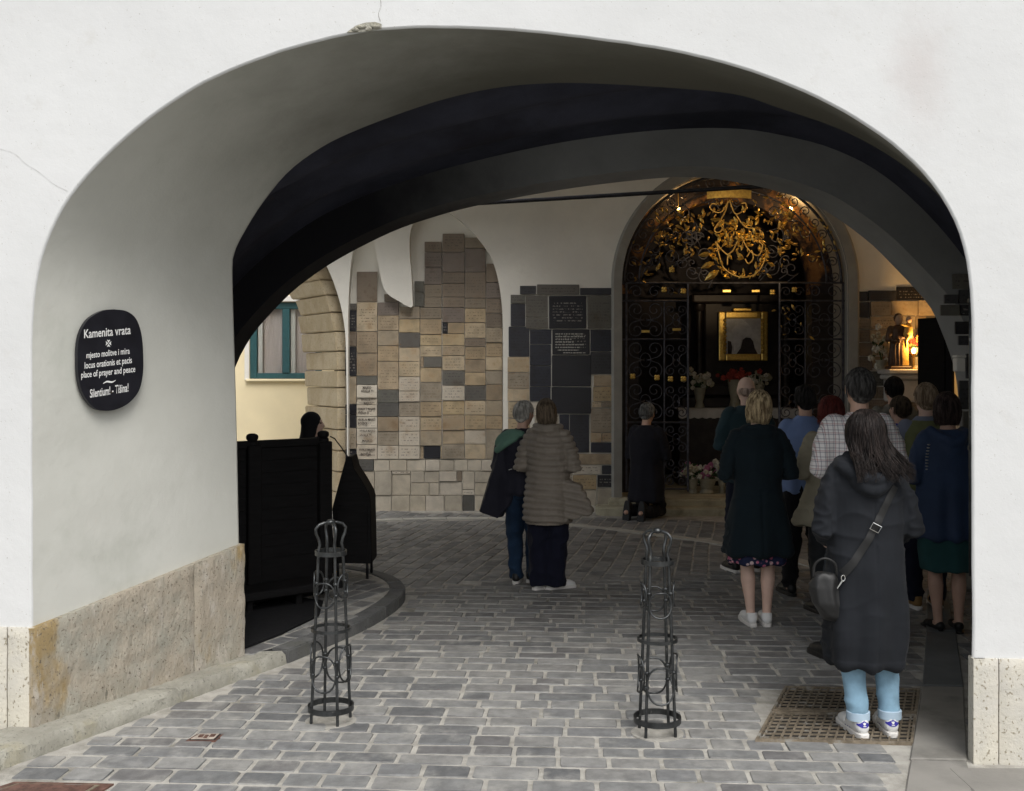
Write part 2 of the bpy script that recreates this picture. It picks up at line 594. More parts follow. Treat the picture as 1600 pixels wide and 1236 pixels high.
def unit_sett(k):
    rr = random.Random(50 + k)
    bm = bmesh.new()
    j = lambda a: rr.uniform(-a, a)
    base = [(-.5, -.5), (.5, -.5), (.5, .5), (-.5, .5)]
    # eight-sided plan: the corners are worn off
    plan = []
    for (x, y) in base:
        cx, cy = .03 + j(.015), .07 + j(.03)
        a = (x - math.copysign(cx, x), y)
        c = (x, y - math.copysign(cy, y))
        plan += [c, a] if x * y > 0 else [a, c]
    ring = lambda f, z, q: [bm.verts.new((x * f + j(q), y * (1 - (1 - f) * 1.9) + j(q), z)) for x, y in plan]
    r0, r1, r2 = ring(1.0, -1, 0), ring(1.0, -.16, .010), ring(.975, 0, .010)
    for a, b in ((r0, r1), (r1, r2)):
        for i in range(8):
            bm.faces.new((a[i], a[(i + 1) % 8], b[(i + 1) % 8], b[i]))
    ctr = bm.verts.new((j(.1), j(.1), .02 + j(.04)))
    for i in range(8):
        bm.faces.new((r2[i], r2[(i + 1) % 8], ctr))
    bmesh.ops.recalc_face_normals(bm, faces=bm.faces[:])
    me = to_mesh(bm, 'paving_sett')
    me.materials.append(SETT)
    me.polygons.foreach_set('use_smooth', [True] * len(me.polygons))
    me.set_sharp_from_angle(angle=R(50))
    return me
SETTS = [unit_sett(k) for k in range(10)]
def rows(origin, u, v, ulen, vlen, lw=(.17, .33), rw=(.125, .158), joint=.021, bend=0.0):
    out, y = [], 0.0
    while y < vlen:
        d = random.uniform(*rw)
        x = random.uniform(-.3, 0)
        while x < ulen:
            l = random.uniform(*lw)
            wob = .012 * math.sin(x * 2.1 + y * 1.3) + bend * (x - ulen / 2) ** 2
            c = origin + u * (x + l / 2) + v * (y + d / 2 + wob)
            out.append((c, l - joint, d - joint))
            x += l
        y += d
    return out
cand = []
zone_far = lambda p: p.y > 9.35 + .22 * (p.x - 0.5)
for c, l, d in rows(Vector((-4.2, 2.75, 0)), u_, Vector((NF.x, NF.y, 0)), 10.5, 7.8):
    if not zone_far(c):
        cand.append((c, l, d, math.atan2(u_.y, u_.x)))
ua = Vector((math.sin(R(12)), math.cos(R(12)), 0))
va = Vector((-ua.y, ua.x, 0)) * -1
for c, l, d in rows(Vector((-5.2, 8.2, 0)) , ua, va, 6.2, 12.5, (.18, .30), (.13, .16), .017):
    if zone_far(c) and c.y < 13.9:
        cand.append((c, l, d, math.atan2(ua.y, ua.x)))
# pale stone ring line before the chapel
ring_px = [(430, 826), (560, 815), (680, 811), (790, 812), (900, 822), (1000, 833), (1070, 842), (1135, 852), (1230, 872), (1330, 905)]
ringc = catmull([gnd(*p) for p in ring_px], 60)
def near_ring(c):
    return min((c - q).length for q in ringc) < .13
keep = []
for c, l, d, a in cand:
    if any(inside(c, poly) for poly in blocked) or near_ring(c):
        continue
    hx = Vector((math.cos(a), math.sin(a), 0)) * l * .46
    if any(inside(c + hx, poly) or inside(c - hx, poly) for poly in blocked):
        # shorten the stone against the obstacle
        for sgn in (1, -1):
            if not any(inside(c + sgn * hx * .1 + hx * s2 * .45, poly) for poly in blocked for s2 in (1, -1)):
                break
        l *= .5
        hx2 = Vector((math.cos(a), math.sin(a), 0)) * l * .5
        opts = [c + hx2, c - hx2]
        opts = [q for q in opts if not any(inside(q + hx2 * e, poly) for poly in blocked for e in (-.95, 0, .95))]
        if not opts:
            continue
        c = opts[0]
    keep.append((c, l, d, a))
def sett_matrix(c, l, d, a, z=0.0):
    return (Matrix.Translation((c.x, c.y, z + .005 + random.uniform(-.0025, .0025))) @ Matrix.Rotation(a + random.uniform(-.012, .012), 4, 'Z')
            @ Euler((random.uniform(-.012, .012), random.uniform(-.012, .012), 0)).to_matrix().to_4x4() @ Matrix.Diagonal((l, d, .04, 1)))
def lay(items, parent, name='paving_sett', z=0.0, limit=300):
    def key(it):
        c = it[0]
        px = CX + FPX * c.x / max(c.y, .1)
        py = HY + FPX * EYE / max(c.y, .1)
        return (0 if -60 < px < 1530 and py < 1290 else 1, c.y)
    items = sorted(items, key=key)
    for it in items[:limit]:
        piece(name, random.choice(SETTS), None, parent, sett_matrix(*it, z=z))
    if len(items) > limit:
        V, F, n0 = [], [], 0
        src = []
        for me in SETTS:
            c = np.empty(len(me.vertices) * 3)
            me.vertices.foreach_get('co', c)
            src.append((np.c_[c.reshape(-1, 3), np.ones(len(me.vertices))], [tuple(p.vertices) for p in me.polygons]))
        for it in items[limit:]:
            c, fs = random.choice(src)
            V.append((c @ np.array(sett_matrix(*it, z=z)).T)[:, :3])
            F += [tuple(i + n0 for i in f) for f in fs]
            n0 += len(c)
        bm = bpy.data.meshes.new('distant_setts')
        bm.from_pydata(np.vstack(V).tolist(), [], F)
        part('distant_setts', bm, SETT, parent, kind='stuff', smooth='auto')
lay(keep, PAVE)
# pale ring line stones
for i in range(0, 56, 4):
    a = ringc[i:i + 5]
    bm = bmesh.new()
    L_, R_ = [], []
    for k, p in enumerate(a):
        t = (ringc[min(59, i + k + 1)] - ringc[max(0, i + k - 1)]).normalized()
        nrm = Vector((-t.y, t.x, 0))
        e = t * (.006 if k == 0 else -.006 if k == 4 else 0)
        L_.append(p + nrm * .075 + e)
        R_.append(p - nrm * .075 + e)
    pts = [Vector((q.x, q.y, .012)) for q in L_ + R_[::-1]]
    prism(bm, pts, (0, 0, -.04))
    part('ring_line_stone', bm, M('pale_ring_stone', (.40, .39, .35), .1, 6, .85) if i == 0 else bpy.data.materials['pale_ring_stone'], PAVE)

# kerb along the left wall
KR = root('kerb', 'worn stone kerb along the foot of the left wall', 'kerb', kout[3])
cuts = [0, 2, 5, 7]
for a, b in zip(cuts, cuts[1:]):
    bm = bmesh.new()
    n = 10 * (b - a)
    O, I = catmull(kout[a:b + 1], n) if b - a > 1 else [kout[a].lerp(kout[b], t / (n - 1)) for t in range(n)], None
    I = [kin[a].lerp(kin[b], t / (n - 1)) for t in range(n)] if b - a == 1 else catmull(kin[a:b + 1], n)
    rowsK = []
    for k in range(n):
        o, i_ = O[k], I[k]
        e = .006 if 0 < k < n - 1 else 0
        inw = (i_ - o)
        inw.z = 0
        inw = inw.normalized()
        j = lambda q: random.uniform(-q, q)
        rowsK.append([Vector((o.x, o.y, -.03)), Vector((o.x, o.y, .02)) + inw * abs(j(.012)), o + inw * (.010 + abs(j(.014))) + Vector((0, 0, KZ - .018 + j(.006))),
                      o + inw * (.035 + j(.008)) + Vector((0, 0, KZ + j(.004))), o.lerp(i_, .55) + Vector((0, 0, KZ * .45 + j(.003))), Vector((i_.x, i_.y, KZ + .002)) + inw * .03, Vector((i_.x, i_.y, -.03)) + inw * .03])
        d_ = (kout[min(7, b)] - kout[a]).normalized()
        if k == 0: rowsK[-1] = [q + d_ * .006 for q in rowsK[-1]]
        if k == n - 1: rowsK[-1] = [q - d_ * .006 for q in rowsK[-1]]
    for r_ in rowsK:
        r_[4].z = KZ + random.uniform(-.003, .003)
    bm = loft(rowsK)
    bm.faces.new([v for v in bm.verts][:7])
    bm.verts.ensure_lookup_table()
    bm.faces.new([bm.verts[i] for i in range(len(bm.verts) - 7, len(bm.verts))][::-1])
    part('kerb_stone', bm, KERB, KR, smooth='auto')
# raised island where the pew stands
IZ = 0.085
isl_in = []
for k in range(40):
    t = (isl[min(39, k + 1)] - isl[max(0, k - 1)]).normalized()
    isl_in.append(isl[k] + Vector((-t.y, t.x, 0)) * .13)
ISL = part('raised_pavement', fill([[Vector((p.x, p.y, IZ - .004)) for p in isl_in + island_poly[40:]]]), MORTAR, kind='structure')
for i in range(0, 39, 3):
    a, b = isl[i:i + 4], isl_in[i:i + 4]
    bm = bmesh.new()
    prism(bm, [Vector((p.x, p.y, -.03)) for p in a + b[::-1]], (0, 0, IZ + .03 + random.uniform(-.003, .003)))
    bmesh.ops.bevel(bm, geom=bm.edges[:], offset=.008, segments=2, affect='EDGES')
    part('island_kerb_stone', bm, DARKKERB, ISL, smooth='auto')
ic = []
ipoly = isl_in + island_poly[40:]
a26 = Vector((math.sin(R(26)), math.cos(R(26)), 0))
b26 = Vector((a26.y, -a26.x, 0))
for c, l, d in rows(Vector((-3.6, 6.3, 0)) - b26 * .8, a26, b26, 5, 4.5, (.18, .3), (.13, .16)):
    hx = a26 * l * .5
    if all(inside(c + hx * e, ipoly) for e in (-1, 0, 1)) and c.x > -2.4:
        ic.append((c, l, d, math.atan2(a26.y, a26.x)))
lay(ic, ISL, z=IZ - .004, limit=120)
# flush slabs
for i, m_ in enumerate((SLAB, SLAB, DARKSLAB, DARKSLAB)):
    bm = bmesh.new()
    pts = [bl[i], br[i], br[i + 1], bl[i + 1]]
    c = sum(pts, Vector()) / 4
    pts = [Vector((q.x, q.y, -.03)) + (c - q).normalized() * .008 for q in pts]
    prism(bm, pts, (0, 0, .042 + .003 * i))
    bmesh.ops.bevel(bm, geom=bm.edges[:], offset=.006, segments=1, affect='EDGES')
    part('flush_slab', bm, m_, PAVE)
for k in range(5):
    for r_ in range(3):
        x0 = 2.02 + k * .72 + (.3 if r_ % 2 else 0)
        bm = box((x0, 3.05 + r_ * .62, -.03), (x0 + .70, 3.65 + r_ * .62, .010 + .002 * ((k + r_) % 3)), .006)
        part('pavement_slab', bm, SLAB, PAVE)
# drain grates
for gi, (o0, wh) in enumerate(grates):
    G = root('drain_grate', 'rusty iron drain grate under the blue jeans and white sneakers' if gi == 0 else 'rusty iron drain grate just behind the one being stood on', 'grate', o0, group='drain grates in the setts')
    P = lambda a, b, z: o0 + u_ * a + v_ * b + Vector((0, 0, z))
    bm = bmesh.new()
    bm.faces.new([bm.verts.new(q) for q in (P(0, 0, .0025), P(GW, 0, .0025), P(GW, GL, .0025), P(0, GL, .0025))])
    part('pit', bm, PIT, G)
    def bar(a0, b0, a1, b1, z0, z1):
        bm = bmesh.new()
        hexa(bm, [P(a0, b0, z0), P(a1, b0, z0), P(a1, b1, z0), P(a0, b1, z0), P(a0, b0, z1), P(a1, b0, z1), P(a1, b1, z1), P(a0, b1, z1)])
        return bm
    for q in ((0, 0, GW, .014), (0, GL - .014, GW, GL), (0, .014, .014, GL - .014), (GW - .014, .014, GW, GL - .014)):
        part('frame', bar(*q, -.02, .017), RUST, G)
    nb = 17
    for k in range(nb):
        a = .03 + (GW - .06) * k / (nb - 1)
        part('bar', bar(a - .0045, .014, a + .0045, GL - .014, .003, .013), RUST, G)
    for k in range(7):
        b_ = .06 + (GL - .12) * k / 6
        part('cross_bar', bar(.014, b_ - .0035, GW - .014, b_ + .0035, .0032, .011), RUST, G)
# small service covers in the setts
REDM = M('reddish_cover_iron', (.13, .07, .055), .4, 25, .6, .4, bump=.4, bscale=70)
COVL = M('worn_cover_lid', (.36, .31, .26), .25, 30, .7, bump=.3)
for (poly, lab, n) in ((cov1, 'small reddish rectangular service cover with a pale centre, set among the setts', 0), (cov2, 'large reddish iron cover at the edge of the paving', 1)):
    c = sum(poly, Vector()) / 4
    CV = root('service_cover', lab, 'cover', c)
    for k, (f, z, m_) in enumerate(((1, .008, REDM), (.82, .011, RUST if n else BLACKIRON), (.74, .014, REDM if n else COVL))):
        bm = bmesh.new()
        prism(bm, [c + (q - c) * f + Vector((0, 0, -.02)) for q in poly], (0, 0, .02 + z))
        part(('frame', 'groove', 'lid')[k], bm, m_, CV)
    if n == 0:
        for q in ((-.035, -.02, -.012, .02), (-.005, -.03, .012, .012), (.02, -.012, .045, .026)):
            part('raised_mark', box((c.x + q[0], c.y + q[1], 0), (c.x + q[2], c.y + q[3], .0165)), REDM, CV)

# ================================================================== the gatehouse
GH = root('gatehouse', 'white plastered gatehouse with a wide archway through it', 'gatehouse', (0, C0, 0))
near_px = [(50, 1150), (50, 980), (49, 800), (49, 620), (49, 450), (55, 425), (67, 380), (82, 345), (107, 300), (150, 255), (190, 220), (240, 175), (300, 136), (375, 102), (445, 76), (500, 62), (550, 50),
           (600, 43), (650, 41), (720, 42), (800, 47), (925, 60), (1050, 78), (1150, 102), (1250, 138), (1325, 175), (1400, 225), (1450, 270), (1490, 325), (1510, 370), (1517, 415), (1519, 460), (1519, 620), (1520, 800), (1520, 1000), (1520, 1200)]
NP = 150
near = catmull([onplane(*p, C0) for p in near_px], NP)
for _ in range(14):
    near = [near[0]] + [near[k - 1] * .25 + near[k] * .5 + near[k + 1] * .25 for k in range(1, NP - 1)] + [near[-1]]
far_px = [(377, 1035), (372, 850), (368, 650), (363, 480), (362, 410), (367, 388), (385, 354), (410, 315), (450, 267), (500, 230), (550, 205), (625, 176), (700, 152), (775, 136), (850, 129), (925, 129), (1050, 136), (1150, 146)]
farp = [onplane(*p, C1) for p in far_px]
SH = Vector((.67, 1.32, 0))
tail = [near[k] + SH for k in range(NP) if near[k].x > .95]
tail = [Vector((p.x, (C1 - NF.x * p.x) / NF.y, p.z + .10 * min(1, max(0, (p.z - 2.3) / 1.0)))) for p in tail]
tail = [p for p in tail if p.x > farp[-1].x + .12]
far = catmull(farp + tail[::6] + [tail[-1]], NP)
# front wall with the opening (edge softly rounded)
rows_near = []
ctr = Vector((-.1, 5.13, 1.6))
for k, p in enumerate(near):
    t = (near[min(NP - 1, k + 1)] - near[max(0, k - 1)]).normalized()
    outw = NF.cross(t)
    if outw.dot(p - ctr) < 0: outw = -outw
    wob = outw * (.003 * noise.noise(Vector((p.x * 3, p.z * 3, 3))) + .002 * noise.noise(Vector((p.x * 22, p.z * 22, 9))))
    rows_near.append((p + wob, outw))
R0 = [p + o * .011 for p, o in rows_near]
R1 = [p + o * .003 + NF * .003 for p, o in rows_near]
R2 = [p + NF * .012 for p, o in rows_near]
def fw(x, z, c=C0):
    return Vector((x, (c - NF.x * x) / NF.y, z))
outer = [fw(-4.6, -.1), fw(-4.6, 5.6), fw(9, 5.6), fw(9, -.1)]
part('front_wall', fill([outer[:1] + outer[1:3] + outer[3:] + R0[::-1]]), FACADE, GH)
part('arch_edge', loft([R0, R1, R2]), FACADE, GH, smooth=True)
mid = []
ns = 12
for s in range(ns + 1):
    t = s / ns
    row = []
    for k in range(NP):
        p = R2[k].lerp(far[k], t)
        wv = .012 * noise.noise(p * 1.7) * math.sin(math.pi * t)
        row.append(p + (p - Vector((p.x * .5, p.y, 1.4))).normalized() * wv)
    mid.append(row)
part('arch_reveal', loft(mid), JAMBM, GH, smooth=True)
# bay vault behind the front arch
A_px = [(215, 935), (222, 800), (250, 650), (300, 540), (360, 455), (430, 388), (520, 328), (650, 277), (800, 238), (925, 215), (1050, 202), (1150, 201), (1225, 212), (1300, 232), (1375, 270), (1450, 335), (1515, 415), (1560, 500), (1590, 600), (1605, 750), (1610, 935)]
Ac = catmull([onplane(*p, C2) for p in A_px], 110)
def slide(p, c, dz=0.0):
    return Vector((p.x, (c - NF.x * p.x) / NF.y, p.z + dz))
prof = []
for s in range(31):
    t = s / 30
    c = C1 + .02 + (C2 - C1 - .02) * t
    sag = -.12 * math.exp(-((t - .30) / .10) ** 2) - .10 * math.exp(-((t - .68) / .09) ** 2) + .07 * math.sin(math.pi * t)
    prof.append([slide(p, c, sag * min(1, max(0, (p.z - 2) / 1.2))) for p in Ac])
kr = next(k for k, p in enumerate(Ac) if p.x > 3 and p.z < 2.7)
part('bay_vault', loft([r_[:kr + 1] for r_ in prof]), SHADESOOT, GH, smooth=True)
part('bay_right_wall', loft([r_[kr:] for r_ in prof]), PLASTER, GH, smooth=True)
# inner face of the front wall
C_in = [slide(p, C1 + .02) for p in Ac]
back_rim = [slide(p, C1 + .02) for p in far]
part('inner_front_wall', fill([C_in + back_rim[::-1]]), SHADESOOT, GH)
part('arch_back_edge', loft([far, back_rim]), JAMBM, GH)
# second arch
F_px = [(316, 912), (318, 800), (325, 700), (340, 640), (352, 605), (367, 575), (377, 553), (400, 516), (450, 462), (490, 430), (525, 407), (575, 380), (625, 357), (675, 340), (725, 326), (800, 310), (900, 293), (1000, 281), (1060, 277), (1120, 280), (1200, 295), (1275, 321), (1350, 372), (1400, 420), (1450, 475), (1470, 515), (1490, 572), (1498, 630), (1500, 720), (1502, 912)]
Fb = catmull([onplane(*p, C2B) for p in F_px], 110)
Ff = [slide(p, C2) for p in Fb]
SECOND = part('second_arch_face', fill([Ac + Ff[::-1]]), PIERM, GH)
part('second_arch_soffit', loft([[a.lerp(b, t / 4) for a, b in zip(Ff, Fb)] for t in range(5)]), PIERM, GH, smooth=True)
# chapel hall: profile swept to the back wall
YB = 13.85
hp = [(-2.9, 4.5), (-2.6, 4.75), (-1.5, 5.15), (.5, 5.35), (2.5, 5.25), (4.2, 4.85), (5.3, 4.2), (5.8, 3.4), (5.8, -.05)]
hallp = catmull([Vector((x, 0, z)) for x, z in hp], 60)
hb = [slide(p, C2B) for p in hallp]
part('second_arch_back', fill([[slide(Vector((-3.25, 0, -.05)), C2B), slide(Vector((-3.25, 0, 4.5)), C2B)] + hb + Fb[::-1]]), PLASTER, GH)
# left side opened to let daylight in, an unseen addition with its beam
WX, WY0, WY1 = .95, 9.75, 12.6          # added opening in the vault, put in to light the plaque wall
nw = next(k for k, p in enumerate(hallp) if p.x > WX)
part('hall_vault', loft([hb[nw - 1:], [Vector((p.x, YB + .02, p.z)) for p in hallp[nw - 1:]]]), PLASTER, GH, smooth=True)
part('hall_vault', loft([[Vector((p.x, WY1, p.z)) for p in hallp[:nw]], [Vector((p.x, YB + .02, p.z)) for p in hallp[:nw]]]), PLASTER, GH, smooth=True)
part('added_well_wall', box((WX - .12, WY0 + .0, 5.2), (WX - .002, WY1 - .001, 6.1)), PLASTER, GH)
part('added_well_wall', box((-2.9, WY1 + .001, hallp[0].z + .02), (WX - .122, WY1 + .12, 6.1)), PLASTER, GH)
part('added_edge_beam', box((-3.05, hb[0].y + .02, 4.0), (-2.75, YB, 4.6), .02), PLASTER, GH)
# shell of the building
part('roof', box((-3.3, 5.75, 5.75), (9, 9.74, 6.1)), BROWNPL, GH)
part('roof', box((.95, 9.741, 5.75), (9, 17.9, 6.1)), BROWNPL, GH)
part('roof', box((-3.3, 12.73, 5.75), (.949, 17.9, 6.1)), BROWNPL, GH)
part('side_wall', box((-4.6, 5.47, -.1), (-4.3, 6.6, 5.74)), FACADE, GH)
part('side_wall', box((8.7, 5.5, -.1), (9, 15.0, 5.74)), FACADE, GH)

# ---- back wall with its openings
exit_px = [(542, 812), (542, 640), (541, 581), (539, 516), (529, 465), (510, 415), (480, 365), (430, 322), (360, 300), (300, 294), (240, 302), (170, 335), (110, 400), (80, 490), (72, 580), (72, 812)]
exitc = [at(p[0], p[1], YB) for p in exit_px]
exitc = [exitc[0]] + catmull(exitc[1:-1], 60) + [exitc[-1]]
tile_px = [(544, 812), (544, 490), (546, 440), (551, 395), (561, 352), (574, 342), (583, 372), (591, 412), (598, 446), (606, 460), (622, 470), (640, 480), (645, 478), (643, 432), (640, 392), (642, 358), (656, 337), (685, 327), (712, 338), (749, 375), (772, 414), (784, 476), (786, 560), (786, 812)]
tilec = [at(*tile_px[0], YB)] + catmull([at(*p, YB) for p in tile_px[1:11]], 30)[:-1] + catmull([at(*p, YB) for p in tile_px[10:13]], 8)[:-1] + catmull([at(*p, YB) for p in tile_px[12:-1]], 50) + [at(*tile_px[-1], YB)]
CHX = at(1148, 580, YB).x
CHR = 176 / FPX * YB
CHS = at(0, 442, YB).z
def arch_loop(r, y, z0, n=40, cx=None, cz=None):
    cx = CHX if cx is None else cx
    cz = CHS if cz is None else cz
    return [Vector((cx - r, y, z0))] + [Vector((cx - r * math.cos(math.pi * k / n), y, cz + r * math.sin(math.pi * k / n))) for k in range(n + 1)] + [Vector((cx + r, y, z0))]
chap = arch_loop(CHR, YB, -.08)
for p in exitc + tilec:
    if p.z < .1: p.z = -.08
rim = [Vector((p.x, YB, p.z)) for p in hallp]
outerB = [Vector((-6.6, YB, 4.75)), Vector((-3.0, YB, 4.75)), Vector((-3.0, YB, 5.7)), Vector((6.2, YB, 5.7))]
loop = [Vector((-6.6, YB, -.08))] + exitc[::-1] + tilec + chap + [Vector((6.2, YB, -.08))] + outerB[::-1]
BACK = part('back_wall', fill([loop]), PLASTER, GH)
off = lambda loop_, d: [Vector((p.x, p.y + d, p.z)) for p in loop_]
part('blind_arch_reveal', loft([tilec, off(tilec, .17)]), PLASTER, GH, smooth='auto')
TW = part('plaque_wall', fill([[Vector((-2.168, 14.02, -.08)), Vector((-2.168, 14.02, 4.4)), Vector((.05, 14.02, 4.4)), Vector((.05, 14.02, -.08))]]), PLASTER, GH)
part('exit_rebate', loft([exitc, off(exitc, .15)]), BROWNPL, GH, smooth='auto')
# exit archway: stone blocks of its right jamb, one by one
def edge(tab, y):
    for (y0, x0), (y1, x1) in zip(tab, tab[1:]):
        if y0 <= y <= y1:
            return x0 + (x1 - x0) * (y - y0) / (y1 - y0)
    return tab[0][1] if y < tab[0][0] else tab[-1][1]
outer_t = [(340, 445), (380, 468), (426, 494), (459, 508), (503, 521), (555, 527), (633, 528), (830, 528)]
inner_t = [(340, 395), (400, 430), (452, 455), (467, 461), (503, 472), (545, 475), (633, 478), (720, 484), (830, 486)]
YJ0, YJ1 = 14.0, 15.0
js = [352, 382, 410, 437, 461, 488, 518, 549, 579, 606, 637, 672, 705, 738, 770, 800]
for ya, yb in zip(js, js[1:]):
    g_ = .6
    def q(tab, y, Y, dx=0): return at(edge(tab, y) + dx, y, Y)
    a0, a1 = q(outer_t, yb - g_, YJ0), q(outer_t, ya + g_, YJ0)
    jt = random.uniform(-3, 3)
    b0, b1 = q(inner_t, yb - g_, YJ1, jt), q(inner_t, ya + g_, YJ1, jt)
    b0.z, b1.z = a0.z + .002, a1.z - .002
    th = Vector((.25, .12, 0))
    bm = bmesh.new()
    hexa(bm, [a0, b0, b0 + th, a0 + th, a1, b1, b1 + th, a1 + th])
    bmesh.ops.bevel(bm, geom=bm.edges[:], offset=.012, segments=2, affect='EDGES')
    part('jamb_block', bm, SANDST, GH, smooth='auto')
ex2 = []
for p in exitc:
    cx_ = at(300, 580, YB).x
    ex2.append(Vector((p.x - .08 + (.10 if p.x > cx_ else 0), 14.0, p.z + .06)))
part('exit_soffit', loft([ex2, [Vector((p.x - .38, 15.05, p.z)) for p in ex2]]), BROWNPL, GH, smooth=True)
part('rear_wall', fill([[Vector((-6.7, 15.06, -.1))] + [Vector((p.x - .38, 15.06, p.z)) for p in ex2][::-1] + [Vector((1.2, 15.06, -.1)), Vector((1.2, 15.06, 5.74)), Vector((-2.9, 15.06, 5.74)), Vector((-2.9, 15.06, 4.75)), Vector((-6.7, 15.06, 4.75))]]), OCHRE, GH)
part('rear_wall', box((1.2, 17.6, -.1), (8.7, 17.8, 5.74)), OCHRE, GH)
part('rear_return', box((1.0, 15.07, -.1), (1.2, 17.8, 5.74)), OCHRE, GH)

# ---- plinths of the front wall and the left jamb
tj = (far[0] - near[0]); tj.z = 0; tj.normalize()
nj = Vector((tj.y, -tj.x, 0))           # out of the jamb into the passage
A0 = onplane(50, 1128, C0); A0.z = 0
B0 = onplane(376, 1018, C1); B0.z = 0
def jam(s, z, out=0.0):
    p = A0 + tj * s + nj * out
    return Vector((p.x, p.y, z))
JL = (B0 - A0).length
zt0, zt1 = at(50, 980, A0.y).z, at(374, 850, B0.y).z
def rough_slab(nameM, s0, s1, zt, zb, fn, nrm, th, mat, name, amp=.006):
    bm = bmesh.new()
    nu, nv = max(3, int((s1 - s0) / .03)), 22
    grid = []
    for i in range(nu + 1):
        s = s0 + (s1 - s0) * i / nu
        col = []
        for j in range(nv + 1):
            z = zb + (zt(s) - zb) * j / nv
            p = fn(s, z)
            d = amp * (noise.noise(p * 9) + .7 * noise.noise(p * 23)) + amp * .8
            if i in (0, nu) or j == nv: d -= .009
            col.append(bm.verts.new(p + nrm * d))
        grid.append(col)
    for i in range(nu):
        for j in range(nv):
            bm.faces.new((grid[i][j], grid[i + 1][j], grid[i + 1][j + 1], grid[i][j + 1]))
    for lst in (grid[0], grid[-1], [c[-1] for c in grid]):
        bk = [bm.verts.new(v.co - nrm * th) for v in lst]
        for k in range(len(lst) - 1):
            bm.faces.new((lst[k], lst[k + 1], bk[k + 1], bk[k]))
    part(name, bm, mat, GH, smooth='auto')
ztop = lambda s: zt0 + (zt1 - zt0) * s / JL
sj = JL * .72
rough_slab('', -.02, sj - .003, ztop, -.05, lambda s, z: jam(s, z, .022), nj, .06, PLINTH, 'plinth_slab', .010)
rough_slab('', sj + .003, JL + .01, ztop, -.05, lambda s, z: jam(s, z, .022), nj, .06, PLINTH, 'plinth_slab', .010)
uf = Vector((NF.y, -NF.x, 0))
LA = onplane(50, 1128, C0)
def fwl(s, z): return Vector((LA.x, LA.y, 0)) + uf * s - NF * .02 + Vector((0, 0, z))
for s0, s1 in ((-.117, .018), (-1.1, -.123)):
    rough_slab('', s0, s1, lambda s: zt0, -.05, fwl, -NF, .06, SPECK, 'plinth_block', .003)
RA = onplane(1520, 1190, C0)
zr = at(1520, 1028, RA.y).z
def fwr(s, z): return Vector((RA.x, RA.y, 0)) + uf * s - NF * .02 + Vector((0, 0, z))
zrm = zr * .42
for s0, s1 in ((-.004, .112), (.117, .9), (.905, 1.8)):
    rough_slab('', s0, s1, lambda s: zr, -.05, fwr, -NF, .06, SPECK, 'plinth_block', .003)
# right reveal of plinth (turns the corner)
bm = bmesh.new()
prism(bm, [fwr(-.004, -.05) + NF * .0, fwr(-.004, zr), fwr(-.004, zr) + SH * .3, fwr(-.004, -.05) + SH * .3], uf * .05)
part('plinth_block', bm, SPECK, GH)
# broken plaster patch at the crown of the arch, with a hairline crack above it
bm = bmesh.new()
rr = random.Random(3)
pp = []
for (x, y) in ((543, 51), (556, 41), (572, 36), (586, 35), (596, 38), (597, 45), (580, 49), (560, 51)):
    pp.append(onplane(x + rr.uniform(-1, 1), y, C0 - .004))
prism(bm, pp, -NF * .008)
part('broken_plaster', bm, KERB, GH)
for k in range(4):
    c = onplane(555 + k * 11, 46 - (k % 2) * 4, C0 - .012)
    bm = bmesh.new()
    ball(bm, c, (.022 + .006 * (k % 2), .012, .010), 8)
    for v in bm.verts:
        v.co += noise.noise_vector(v.co * 40) * .006
    part('broken_stone', bm, KERB, GH)
CRACKM = M('faint_crack_grey', (.46, .455, .44), .05, 20, .9)  # flat grey for the thin crack line
def crack(pts, wpx=1.0):
    bm = bmesh.new()
    L = catmull([onplane(x, y, C0 - .002) for x, y in pts], 24)
    w_ = .0028 * wpx
    up = [p + Vector((w_ * rr.uniform(.2, 1), 0, 0)) + Vector((0, 0, w_ * rr.uniform(.2, 1))) for p in L]
    lo_ = loft([L, up])
    part('hairline_crack', lo_, SLAB if wpx > .9 else CRACKM, GH)
crack([(594, 34), (591, 22), (595, 10), (593, -8)])
crack([(0, 233), (22, 240), (40, 256), (62, 270), (84, 288), (106, 299)], .6)

# ---- yellow house beyond the exit
YH = root('yellow_house', 'cream yellow house with a teal framed window beyond the far archway', 'house', (-4, 20, 0))
def ypt(px, py, d=0.0): return at(px, py, 20.0 - d)
wx0, wx1, wz0, wz1 = ypt(390, 0).x, ypt(503, 0).x, ypt(0, 592).z, ypt(0, 472).z
wall = [Vector((-16, 20, -.1)), Vector((-16, 20, 9)), Vector((5, 20, 9)), Vector((5, 20, -.1))]
hole = [Vector((wx0, 20, wz0)), Vector((wx0, 20, wz1)), Vector((wx1, 20, wz1)), Vector((wx1, 20, wz0))]
part('wall', fill([wall, hole]), OCHRE, YH)
part('wall_return', loft([hole + hole[:1], off(hole + hole[:1], .25)]), OCHRE, YH)
WIN = part('window_frame', box((wx0, 20.02, wz0), (wx0 + .13, 20.12, wz1), .01), TEAL, YH)
for nm, lo, hi in (('window_frame', (wx1 - .13, 20.02, wz0), (wx1, 20.12, wz1)), ('window_rail', (wx0 + .13, 20.02, wz0), (wx1 - .13, 20.12, wz0 + .11)),
                   ('window_rail', (wx0 + .13, 20.02, wz1 - .13), (wx1 - .13, 20.12, wz1)), ('mullion', ((wx0 + wx1) / 2 - .07, 20.0, wz0 + .11), ((wx0 + wx1) / 2 + .07, 20.12, wz1 - .13))):
    part(nm, box(lo, hi, .01), TEAL, YH)
part('sill', box((wx0 - .06, 19.93, wz0 - .05), (wx1 + .06, 20.1, wz0), .01), OCHRE, YH)
